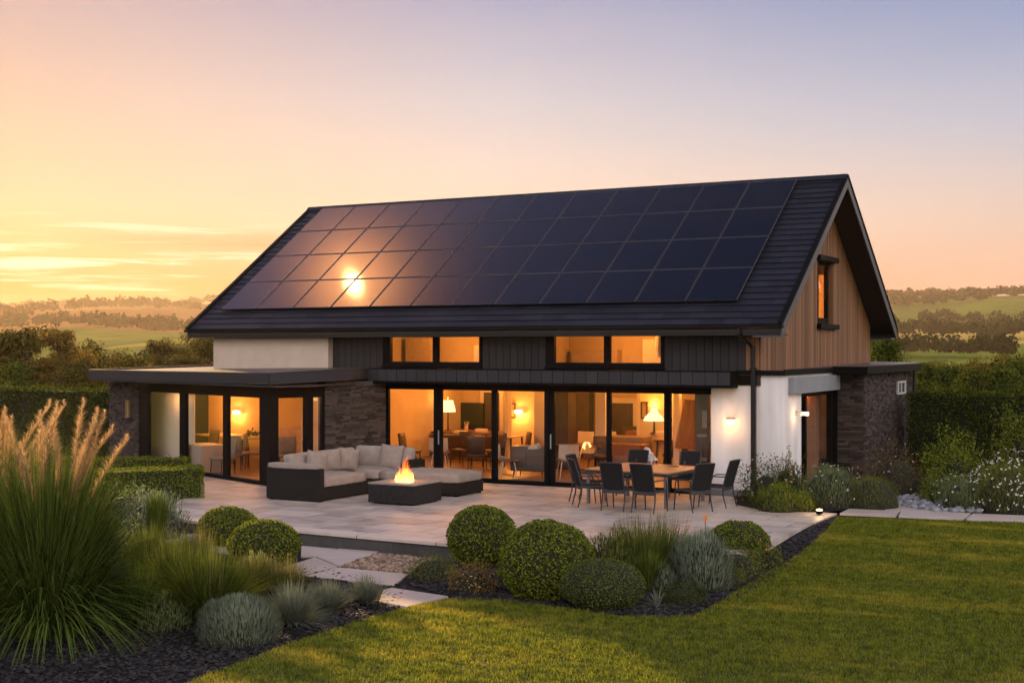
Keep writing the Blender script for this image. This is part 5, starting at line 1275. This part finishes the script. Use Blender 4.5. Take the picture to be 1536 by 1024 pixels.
# right bed by the white wall
zb = .0
mound('tall mixed flowering shrub with pink and violet blooms against the white wall', 1150, 756, 92, 66, DGR, 2800, .06, .4, zg=zb, rag=.3, core=.6, fl=40, fmat=FP, fsize=.045, ftop=False)
mound('violet flowering perennial left of the silver green mound', 1183, 750, 60, 62, OLIVE, 1600, .06, .3, zg=zb, rag=.3, fl=26, fmat=FV, fsize=.05, stemmy=.5)
mound('bright green ferny plant at the front of the white wall bed', 1168, 768, 84, 42, LIME, 2000, .055, .3, zg=zb, stemmy=.7, rag=.25)
mound('lime green ferny tuft lit by the ground spotlight', 1204, 767, 44, 30, LIME, 900, .05, .3, zg=zb, stemmy=.7, rag=.3)
mound('large soft silver green mound with pale flowers before the stone annex', 1245, 762, 100, 64, SAGE, 5200, .06, .12, zg=zb, stemmy=.6, rag=.08, core=.82, fl=70, fmat=M('pale mauve petals', (.45, .38, .36), rough=.8), fsize=.03)
mound('rounded olive green mound at the end of the white wall bed', 1307, 763, 94, 48, OLIVE, 4200, .05, .13, zg=zb, stemmy=.6, rag=.06, core=.86)
mound('dark leafy shrub below the side window', 1232, 722, 70, 48, DGR, 1800, .06, .5, zg=zb, rag=.22)
mound('red tinged shrub at the corner of the stone wall', 1345, 745, 100, 74, RUSTY, 3200, .06, .35, zg=zb, rag=.25, fl=30, fmat=FP, fsize=.04)
mound('bright lime green spreading shrub in front of the tall hedge', 1432, 745, 105, 95, LIME, 4200, .08, .45, zg=zb, rag=.28, core=.6)
mound('small purple flowered plant below the lime shrub', 1398, 748, 46, 36, DGR, 900, .05, .4, zg=zb, fl=36, fmat=FV, fsize=.04)
mound('lime green leafy clump at the front of the right bed', 1404, 755, 50, 48, LIME, 1400, .07, .4, zg=zb, rag=.3, core=.5)
mound('feathery grey green bush with white blooms beside the stone path', 1444, 766, 84, 50, SAGE, 3400, .06, .12, zg=zb, stemmy=.6, rag=.14, fl=50, fmat=FW, fsize=.035)
mound('large daisy bush covered in white flowers at the right edge', 1512, 769, 120, 80, OLIVE, 4400, .06, .2, zg=zb, stemmy=.5, rag=.14, fl=260, fmat=FW, fsize=.036)
mound('tall light green shrub cut by the right picture edge', 1532, 730, 92, 125, LIME, 3200, .09, .5, zg=zb, rag=.28, core=.55)

# ============================================================ TERRAIN, FIELDS, WOODS, TREES
PR = [(0, 0), (50, 0), (62, -.135), (80, -.085), (110, -.055), (260, -.019), (600, -.007), (850, .002), (1150, .0100), (1450, .016), (1950, .025), (2650, .0315), (3250, .0335), (4100, .030), (5100, .026)]
def prof(r):
    return np.interp(r, [p[0] for p in PR], [p[1] for p in PR])
def hz(x, y):
    """terrain height (arrays)"""
    dx, dy = x-CAM[0], y-CAM[1]; r = np.hypot(dx, dy); az = np.degrees(np.arctan2(-dx, dy))
    w = np.clip((r-50)/40, 0, 1); w = w*w*(3-2*w)
    el = prof(r)
    fl = np.clip((r-400)/1000, 0, 1)
    el = el+fl*(.0030*np.sin(az*.21+r*.002)+.0022*np.sin(az*.47+1.3-r*.00135)+.0012*np.sin(az*.9+r*.003))
    # the rising green field seen left of the house, and lower ground at far left
    el = el+.012*np.exp(-((az-33)/9)**2)*np.exp(-((r-850)/320)**2)
    el = el-.006*np.exp(-((az-50)/8)**2)*np.clip((r-1300)/1000, 0, 1)
    far_z = CAM[2]+r*el
    near = gzv(y)-.14-np.clip((r-42)/8, 0, 1)*.3
    return near*(1-w)+far_z*w
def fields_mat():
    m, nt, out = newmat('fields'); L = nt.links; b = N(nt, 'BsdfDiffuse')
    tc = N(nt, 'TexCoord'); mp = N(nt, 'Mapping'); mp.inputs['Scale'].default_value = (1, .55, 0); mp.inputs['Rotation'].default_value = (0, 0, .5); L.new(tc.outputs['Object'], mp.inputs[0])
    nz = N(nt, 'TexNoise', Scale=.002, Detail=2); L.new(mp.outputs[0], nz.inputs['Vector'])
    ad = N(nt, 'VectorMath', _operation='MULTIPLY_ADD'); ad.inputs[1].default_value = (320, 320, 0); L.new(nz.outputs['Color'], ad.inputs[0]); L.new(mp.outputs[0], ad.inputs[2])
    vo = N(nt, 'TexVoronoi', Scale=.0030); L.new(ad.outputs[0], vo.inputs['Vector'])
    sp = N(nt, 'SeparateColor'); L.new(vo.outputs['Color'], sp.inputs[0])
    cr = ramp(nt, sp.outputs[0], [(0, (.080, .12, .026, 1)), (.3, (.12, .16, .034, 1)), (.5, (.21, .20, .05, 1)), (.7, (.10, .14, .028, 1)), (.85, (.28, .23, .07, 1)), (1, (.07, .10, .025, 1))], 'CONSTANT')
    cs = ramp(nt, sp.outputs[0], [(0, (.15, .085, .035, 1)), (.3, (.20, .12, .045, 1)), (.5, (.11, .075, .025, 1)), (.7, (.17, .09, .04, 1)), (1, (.22, .13, .05, 1))], 'CONSTANT')  # tawny palette for the far left fields puts orange haze into their colour
    sx_ = N(nt, 'VectorMath', _operation='DOT_PRODUCT'); sx_.inputs[1].default_value = (-.74, .67, 0); L.new(tc.outputs['Object'], sx_.inputs[0]); sm = N(nt, 'MapRange'); sm.inputs[1].default_value = 1250; sm.inputs[2].default_value = 1290; L.new(sx_.outputs['Value'], sm.inputs[0])
    s2 = N(nt, 'VectorMath', _operation='DOT_PRODUCT'); s2.inputs[1].default_value = (-.927, -.375, 0); L.new(tc.outputs['Object'], s2.inputs[0]); sn = N(nt, 'MapRange'); sn.inputs[1].default_value = 0; sn.inputs[2].default_value = 30; L.new(s2.outputs['Value'], sn.inputs[0])
    pr_ = N(nt, 'Math', _operation='MULTIPLY'); L.new(sm.outputs[0], pr_.inputs[0]); L.new(sn.outputs[0], pr_.inputs[1])
    fm = N(nt, 'Mix', _data_type='RGBA'); L.new(pr_.outputs[0], fm.inputs[0]); L.new(cr.outputs[0], fm.inputs[6]); L.new(cs.outputs[0], fm.inputs[7]); cr = fm
    n2 = N(nt, 'TexNoise', Scale=.05, Detail=6); L.new(tc.outputs['Object'], n2.inputs['Vector'])
    mx = N(nt, 'Mix', _data_type='RGBA', _blend_type='MULTIPLY'); mx.inputs[0].default_value = 1; L.new(cr.outputs[2], mx.inputs[6]); r2 = ramp(nt, n2.outputs[0], [(.3, (.7, .7, .7, 1)), (.7, (1.15, 1.15, 1.1, 1))]); L.new(r2.outputs[0], mx.inputs[7])
    L.new(mx.outputs[2], b.inputs['Color']); L.new(b.outputs[0], out.inputs[0]); return m
azs = np.concatenate([np.arange(-180, -30, 6), np.arange(-30, 75, .8), np.arange(75, 180.1, 6)]); azs[-1] = 180
rs = np.concatenate([[.5, 8, 14, 18], np.arange(19.5, 50, 1.4), np.arange(50, 120, 5), np.arange(120, 700, 22), np.arange(700, 2000, 45), np.arange(2000, 5150, 110)])
AZ, RR = np.meshgrid(azs, rs, indexing='ij'); TX = CAM[0]-np.sin(np.radians(AZ))*RR; TY = CAM[1]+np.cos(np.radians(AZ))*RR; TZ = hz(TX, TY)
na, nr_ = AZ.shape; I = np.arange(na*nr_).reshape(na, nr_); F = np.stack([I[:-1, :-1], I[:-1, 1:], I[1:, 1:], I[1:, :-1]], -1).reshape(-1, 4)[:, ::-1]
o = np_grid_mesh('ground', np.stack([TX, TY, TZ], -1).reshape(-1, 3), F, fields_mat()); tag(o, kind='structure')

WOODL = LM('woodland leaves', (.010, .018, .005), (.032, .050, .014), .1, scale=.004, island=.35, rough=.9)
def canopy(P_, hs, rad, ncl, leaf):
    """merged far trees: leaf cards over many small crowns"""
    n = len(P_)*ncl; i = np.repeat(np.arange(len(P_)), ncl); D = unit(n, -.2); rr = RNG.uniform(.7, 1.0, n)
    lum = 1+.35*np.sin(D[:, 0]*5+i)*np.sin(D[:, 1]*5+i*1.7)
    C = P_[i]+np.stack([D[:, 0]*rad[i]*rr*lum, D[:, 1]*rad[i]*rr*lum, hs[i]*.55+D[:, 2]*hs[i]*.47*rr*lum], 1)
    return leaves(C, D, leaf*1.7, leaf*1.4, .6)
def wood(name, label, az0, az1, rfun, n, h, width, ncl=90, leaf=1.1):
    az = RNG.uniform(az0, az1, n); r = np.array([rfun(a) for a in az])+RNG.uniform(-.5, .5, n)*width
    x = CAM[0]-np.sin(np.radians(az))*r; y = CAM[1]+np.cos(np.radians(az))*r; z = hz(x, y)-.6
    hs = h*RNG.uniform(.55, 1.15, n)
    V = canopy(np.stack([x, y, z], 1), hs, hs*RNG.uniform(.42, .65, n), ncl, leaf); o = np_mesh(name, V, 4, WOODL); tag(o, label, 'woodland', kind='stuff')
s_ = math.sin
wood('woodland', 'hedgerow trees crossing the fields nearest behind the right hedge', -24, 26, lambda a: 640+34*s_(a*.6), 190, 11, 20, 140, 1.2)
wood('woodland', 'scattered dark trees on the middle fields right of the house', -24, 26, lambda a: 1190+80*s_(a*.5), 290, 16, 64, 120, 1.8)
wood('woodland', 'band of woods along the upper right fields', -24, 26, lambda a: 1640+110*s_(a*.55+1), 230, 16, 55, 100, 2.4)
wood('woodland', 'wooded skyline ridge right of the house', -24, 26, lambda a: 2620+200*s_(a*.25), 1500, 18, 640, 60, 3.4)
wood('woodland', 'wooded skyline ridge left of the house in orange haze', 24, 66, lambda a: 3080+120*s_(a*.3), 640, 17, 290, 60, 3.8)
wood('woodland', 'woods on the misty left hillside below the skyline', 26, 62, lambda a: 2000+290*s_(a*.33+.6), 230, 19, 110, 80, 3.2)
wood('woodland', 'dark tree line along the top edge of the rising green field', 24, 60, lambda a: 1320+80*s_(a*.4), 240, 15, 34, 120, 2.0)
wood('woodland', 'hedgerow at the foot of the rising green field left of the house', 24, 52, lambda a: 330+10*s_(a*.8), 90, 5.5, 10, 130, .8)

BARK = M('bark', (.03, .022, .015), (.07, .05, .035), rough=.9, scale=4, bump=.6)
def tree_proto(name, h, rad, nclump, nleaf, leaf, mat, trunk=.35, seed=1, sparse=1.0):
    rnd = random.Random(seed); t = thing(name, 'x', 'tree'); m = MB(); th0 = h*trunk
    m.tube([(0, 0, -.6), (.05, .02, th0*.5), (0, .05, th0), (.1, 0, h*.62), (.05, .05, h*.86)], [h*.028, h*.023, h*.018, h*.011, h*.004], 8)
    cl = []
    for i in range(nclump):
        a = rnd.uniform(0, 2*PI); zz = rnd.uniform(.30, .95); env = math.sin(PI*min(1, max(.08, (zz-.18)/.86)))**.7; q = rad*env*rnd.uniform(.3, .95)
        c = Vector((q*math.cos(a), q*math.sin(a), h*zz)); cl.append((c, rad*rnd.uniform(.22, .40)))
        if i % 2 == 0: s0 = Vector((0, 0, h*max(trunk*.7, zz-.32))); m.tube([s0, s0.lerp(c, .5)+Vector((0, 0, -.04*h*.2)), c], [h*.009, h*.006, h*.002], 5)
    m.build('trunk', BARK, t, world=False)
    per = nleaf//nclump; VV = []
    for c, r in cl:
        D = unit(per); rr = RNG.random(per)**.45*r; C = np.array(c)[None]+D*rr[:, None]*np.array([1, 1, .75])[None]*(1+.25*RNG.normal(size=(per, 1))*.5); VV.append(leaves(C, D+np.array([0, 0, .5]), leaf, leaf*.6, .8))
    np_mesh('crown', np.concatenate(VV), 4, mat, t, world=False); return t
TL1 = LM('autumn tree leaves', (.010, .013, .003), (.15, .125, .028), .3, scale=.3); TL2 = LM('green tree leaves', (.008, .015, .003), (.10, .13, .025), .25, scale=.3); TL3 = LM('amber tree leaves', (.03, .024, .005), (.26, .18, .04), .4, scale=.3)
TP_ = [tree_proto('broadleaf_tree', 8.5, 3.1, 42, 15000, .20, TL1, .25, 1), tree_proto('slender_tree', 8, 2.0, 26, 8000, .19, TL3, .4, 5), tree_proto('bushy_tree', 6, 3.0, 36, 15000, .19, TL2, .12, 9), tree_proto('round_tree', 6.5, 3.2, 40, 15000, .20, TL1, .15, 14)]
tused = set()
def tree(k, px, r, ytop, lab, group, wscale=1.0):
    az = math.degrees(YAW)-math.degrees(math.atan((px-768)/FOC)); p = far(az, r); p.z = float(hz(np.array([p.x]), np.array([p.y]))[0])-.1
    top = CAM[2]-(ytop-HORIZ)*kpx(p); h0 = (8.5, 8, 6, 6.5)[k]; s = max(.25, (top-p.z)/(h0*.98))
    o = TP_[k] if k not in tused else copy_tree(TP_[k]); tused.add(k)
    o.location = p; o.rotation_euler = (0, 0, random.uniform(0, 6)); o.scale = (s*wscale, s*wscale, s); tag(o, lab, 'tree', group)
TGL = 'trees beyond the left hedge'; TGR = 'trees beyond the right hedge'
for k, px, r, yt, lab, ws in ((0, 38, 84, 488, 'tall spreading tree at the far left beyond the hedge', 1.0), (1, 92, 80, 497, 'slender amber tree with bare thin trunk behind the left hedge', 1.0), (3, 134, 88, 512, 'broad tree right of the slender one, left of the wing roof', .95),
        (2, 6, 70, 548, 'low bushy tree at the left picture edge just above the hedge', .8), (0, 112, 74, 535, 'low tree between the slender tree and the wing roof', .8),
        (3, 182, 150, 536, 'small distant tree above the left end of the wing roof', .9), (2, 205, 160, 542, 'small low tree above the wing roof, left of the pair', .9), (0, 250, 130, 508, 'airy round tree standing before the green field', .95), (0, 300, 120, 500, 'taller tree half behind the cream wall', .95), (2, 274, 135, 528, 'small bush between the two trees left of the cream wall', .8), (2, 226, 150, 534, 'dark small bush above the wing roof before the field', .7)):
    tree(k, px, r, yt, lab, TGL, ws)
for k, px, r, yt, lab, ws in ((2, 1322, 62, 514, 'dark tree directly behind the right gable corner', .8), (3, 1375, 88, 548, 'round tree just right of the stone annex roof', .9), (2, 1412, 80, 552, 'bushy tree second from the stone annex', .95), (0, 1446, 92, 540, 'tree with broad crown in the middle of the right tree row', 1.0), (2, 1474, 76, 556, 'low bushy tree below the broad crowned one', .9), (3, 1502, 90, 532, 'tall round tree towards the right picture edge', 1.05), (2, 1535, 82, 540, 'bushy tree cut by the right picture edge', 1.0), (0, 1395, 105, 540, 'pale tree rising behind the row near the annex', .9), (3, 1555, 96, 528, 'tree just outside the right picture edge', 1.0)):
    tree(k, px, r, yt, lab, TGR, ws)

# ============================================================ AIR
m = MB(); m.box(-4900, 4600, -2500, 5000, -30, 150); hzmat, nt, out = newmat('haze')
pv = N(nt, 'VolumePrincipled', Density=.000045, Anisotropy=.5); pv.inputs['Color'].default_value = (1.0, .80, .68, 1); nt.links.new(pv.outputs[0], out.inputs['Volume'])
o = m.build('haze', hzmat); tag(o, kind='stuff', label='thin golden evening haze over the valley', cat='haze')

# ============================================================ SKY, SUN, CAMERA
SAZ = 54.0; SEL = 9.0          # sun: degrees left of +Y, elevation
sd = Vector((-math.sin(R(SAZ))*math.cos(R(SEL)), math.cos(R(SAZ))*math.cos(R(SEL)), math.sin(R(SEL))))
w = bpy.data.worlds.new('World'); scene.world = w; w.use_nodes = True; w.cycles.sampling_method = 'MANUAL'; w.cycles.sample_map_resolution = 4096; nt = w.node_tree; nt.nodes.clear(); L = nt.links
out = nt.nodes.new('ShaderNodeOutputWorld')
tc = N(nt, 'TexCoord'); sp = N(nt, 'SeparateXYZ'); L.new(tc.outputs['Generated'], sp.inputs[0])
def math_(op, a, b=None, c=None):
    n = N(nt, 'Math', _operation=op)
    for i, v in enumerate((a, b, c)):
        if v is None: continue
        if isinstance(v, (int, float)): n.inputs[i].default_value = v
        else: L.new(v, n.inputs[i])
    return n.outputs[0]
el = math_('MULTIPLY', math_('ARCSINE', sp.outputs[2]), 2/PI)         # 0..1 = 0..90 deg
hl = math_('SQRT', math_('ADD', math_('MULTIPLY', sp.outputs[0], sp.outputs[0]), math_('MULTIPLY', sp.outputs[1], sp.outputs[1])))
S0 = Vector((-math.sin(R(50.5)), math.cos(R(50.5))))
ca = math_('DIVIDE', math_('ADD', math_('MULTIPLY', sp.outputs[0], S0.x), math_('MULTIPLY', sp.outputs[1], S0.y)), math_('MAXIMUM', hl, .0001))
ang = math_('DIVIDE', math_('ARCCOSINE', math_('MINIMUM', math_('MAXIMUM', ca, -1), 1)), PI)   # 0..1 = 0..180 deg
e_ = lambda d: d/90
RL = ramp(nt, el, [(e_(0), lin((150, 62, 16))), (e_(2.2), lin((200, 106, 32))), (e_(4.0), lin((238, 184, 122))), (e_(6), lin((242, 202, 160))), (e_(9), lin((230, 194, 168))), (e_(14), lin((200, 172, 172))), (e_(30), lin((140, 135, 165))), (e_(60), lin((84, 90, 125))), (e_(90), lin((56, 66, 104)))])
RM = ramp(nt, el, [(e_(0), lin((188, 98, 62))), (e_(2.5), lin((212, 144, 98))), (e_(5), lin((242, 212, 186))), (e_(7.5), lin((236, 216, 204))), (e_(10.5), lin((212, 206, 212))), (e_(14.5), lin((166, 172, 202))), (e_(30), lin((115, 125, 165))), (e_(60), lin((60, 68, 94))), (e_(90), lin((34, 42, 66)))])
RR_ = ramp(nt, el, [(e_(0), lin((226, 160, 140))), (e_(2.3), lin((236, 184, 158))), (e_(4), lin((234, 196, 174))), (e_(6), lin((226, 204, 194))), (e_(9), lin((192, 196, 212))), (e_(14.5), lin((134, 156, 200))), (e_(30), lin((112, 118, 150))), (e_(60), lin((44, 53, 80))), (e_(90), lin((27, 35, 58)))])
RB_ = ramp(nt, el, [(e_(0), lin((198, 180, 178))), (e_(6), lin((222, 208, 208))), (e_(15), lin((238, 224, 214))), (e_(35), lin((230, 218, 214))), (e_(58), lin((104, 110, 138))), (e_(90), lin((27, 35, 58)))])
def mixc(f, a, b):
    n = N(nt, 'Mix', _data_type='RGBA')
    if isinstance(f, (int, float)): n.inputs[0].default_value = f
    else: L.new(f, n.inputs[0])
    for s, v in ((6, a), (7, b)):
        if isinstance(v, tuple): n.inputs[s].default_value = v
        else: L.new(v, n.inputs[s])
    return n.outputs[2]
def seg(v, a, b):
    n = N(nt, 'MapRange', _interpolation_type='SMOOTHSTEP'); L.new(v, n.inputs[0]); n.inputs[1].default_value = a; n.inputs[2].default_value = b; return n.outputs[0]
def segl(v, a, b):
    n = N(nt, 'MapRange'); L.new(v, n.inputs[0]); n.inputs[1].default_value = a; n.inputs[2].default_value = b; return n.outputs[0]
c = mixc(segl(ang, 0, 21/180), RL.outputs[0], RM.outputs[0]); c = mixc(segl(ang, 21/180, 44/180), c, RR_.outputs[0]); c = mixc(segl(ang, 50/180, 150/180), c, RB_.outputs[0])
# thin streaks of cloud near the sun
cv = N(nt, 'CombineXYZ'); L.new(math_('MULTIPLY', ang, 26), cv.inputs[0]); L.new(math_('MULTIPLY', el, 210), cv.inputs[1])
nz = N(nt, 'TexNoise', Scale=1.0, Detail=6, Roughness=.55); L.new(cv.outputs[0], nz.inputs['Vector']); nz.inputs['Distortion'].default_value = .4
band = math_('MULTIPLY', math_('MULTIPLY', seg(el, e_(1.8), e_(3.0)), math_('SUBTRACT', 1, seg(el, e_(4.2), e_(6.0)))), math_('SUBTRACT', 1, seg(ang, 7/180, 22/180)))
st = seg(nz.outputs[0], .48, .66)
c = mixc(math_('MULTIPLY', math_('MULTIPLY', st, band), .85), c, lin((255, 246, 214)))
cv2 = N(nt, 'CombineXYZ'); L.new(math_('MULTIPLY', ang, 18), cv2.inputs[0]); L.new(math_('MULTIPLY', el, 150), cv2.inputs[1]); cv2.inputs[2].default_value = 4.2
n2 = N(nt, 'TexNoise', Scale=1.0, Detail=4); L.new(cv2.outputs[0], n2.inputs['Vector'])
dk = math_('MULTIPLY', math_('MULTIPLY', seg(el, e_(3.9), e_(4.35)), math_('SUBTRACT', 1, seg(el, e_(4.5), e_(5.0)))), math_('MULTIPLY', seg(ang, 3/180, 7/180), math_('SUBTRACT', 1, seg(ang, 11.5/180, 15/180))))
c = mixc(math_('MULTIPLY', dk, math_('ADD', .35, math_('MULTIPLY', seg(n2.outputs[0], .4, .6), .5))), c, lin((222, 130, 88)))
# faint high cloud veil
n3 = N(nt, 'TexNoise', Scale=2.2, Detail=5); mp = N(nt, 'Mapping'); mp.inputs['Scale'].default_value = (1, 1, 5); L.new(tc.outputs['Generated'], mp.inputs[0]); L.new(mp.outputs[0], n3.inputs['Vector'])
c = mixc(math_('MULTIPLY', seg(n3.outputs[0], .4, .75), .10), c, lin((250, 222, 205)))
boost = math_('ADD', 1, math_('ADD', math_('MULTIPLY', seg(ang, 50/180, 110/180), math_('MULTIPLY', math_('SUBTRACT', 1, seg(el, e_(45), e_(64))), 1.3)), math_('MULTIPLY', math_('MULTIPLY', seg(el, e_(16), e_(28)), math_('SUBTRACT', 1, seg(el, e_(42), e_(60)))), 1.5)))
bg = N(nt, 'Background'); L.new(c, bg.inputs[0]); L.new(math_('MULTIPLY', boost, .283), bg.inputs[1])
# physical sky adds its own light
sk = N(nt, 'TexSky', _sky_type='NISHITA', _sun_disc=False); sk.sun_elevation = R(SEL); sk.sun_rotation = math.atan2(sd.x, sd.y); sk.air_density = 1.6; sk.dust_density = 2.0
bg2 = N(nt, 'Background', Strength=.0006); L.new(sk.outputs[0], bg2.inputs[0])
# added bright sky patch overhead, there only for the tilted panels to mirror
gd = Vector((-.575380, .335763, .745789)).normalized()
dt = N(nt, 'VectorMath', _operation='DOT_PRODUCT'); L.new(tc.outputs['Generated'], dt.inputs[0]); dt.inputs[1].default_value = gd
ga = math_('MULTIPLY', math_('ARCCOSINE', math_('MINIMUM', dt.outputs['Value'], 1)), 180/PI)
def gauss(s): return math_('EXPONENT', math_('MULTIPLY', math_('MULTIPLY', math_('DIVIDE', ga, s), math_('DIVIDE', ga, s)), -1))
g1 = N(nt, 'Background'); g1.inputs[0].default_value = (1, .62, .22, 1); L.new(math_('MULTIPLY', gauss(.24), 60), g1.inputs[1])
g2 = N(nt, 'Background'); g2.inputs[0].default_value = (1, .36, .085, 1); L.new(math_('ADD', math_('MULTIPLY', gauss(1.7), 2.1), math_('MULTIPLY', gauss(3.6), .50)), g2.inputs[1])
def addsh(a, b): n = nt.nodes.new('ShaderNodeAddShader'); L.new(a, n.inputs[0]); L.new(b, n.inputs[1]); return n.outputs[0]
L.new(addsh(addsh(bg.outputs[0], bg2.outputs[0]), addsh(g1.outputs[0], g2.outputs[0])), out.inputs[0])

sl = bpy.data.lights.new('sun', 'SUN'); sl.energy = 5.0; sl.angle = R(.6); sl.color = (1, .62, .26); so = bpy.data.objects.new('sun', sl); link(so); so.rotation_euler = sd.to_track_quat('Z', 'Y').to_euler()

cam = bpy.data.cameras.new('camera'); co = bpy.data.objects.new('camera', cam); link(co); scene.camera = co
co.location = CAM; co.rotation_euler = (PI/2, 0, YAW); cam.sensor_width = 36; cam.lens = 36*FOC/1536; cam.shift_y = (HORIZ-512)/1536; cam.clip_end = 8000; cam.clip_start = .1
scene.view_settings.view_transform = 'Standard'; scene.view_settings.look = 'None'; scene.view_settings.exposure = 1.75; scene.view_settings.gamma = 1
try:
    cy = scene.cycles; cy.max_bounces = 8; cy.diffuse_bounces = 3; cy.glossy_bounces = 3; cy.transparent_max_bounces = 24; cy.volume_bounces = 0; cy.caustics_reflective = False; cy.caustics_refractive = False; cy.sample_clamp_indirect = 4
    cy.use_denoising = True; cy.denoiser = 'OPENIMAGEDENOISE'
except Exception: pass
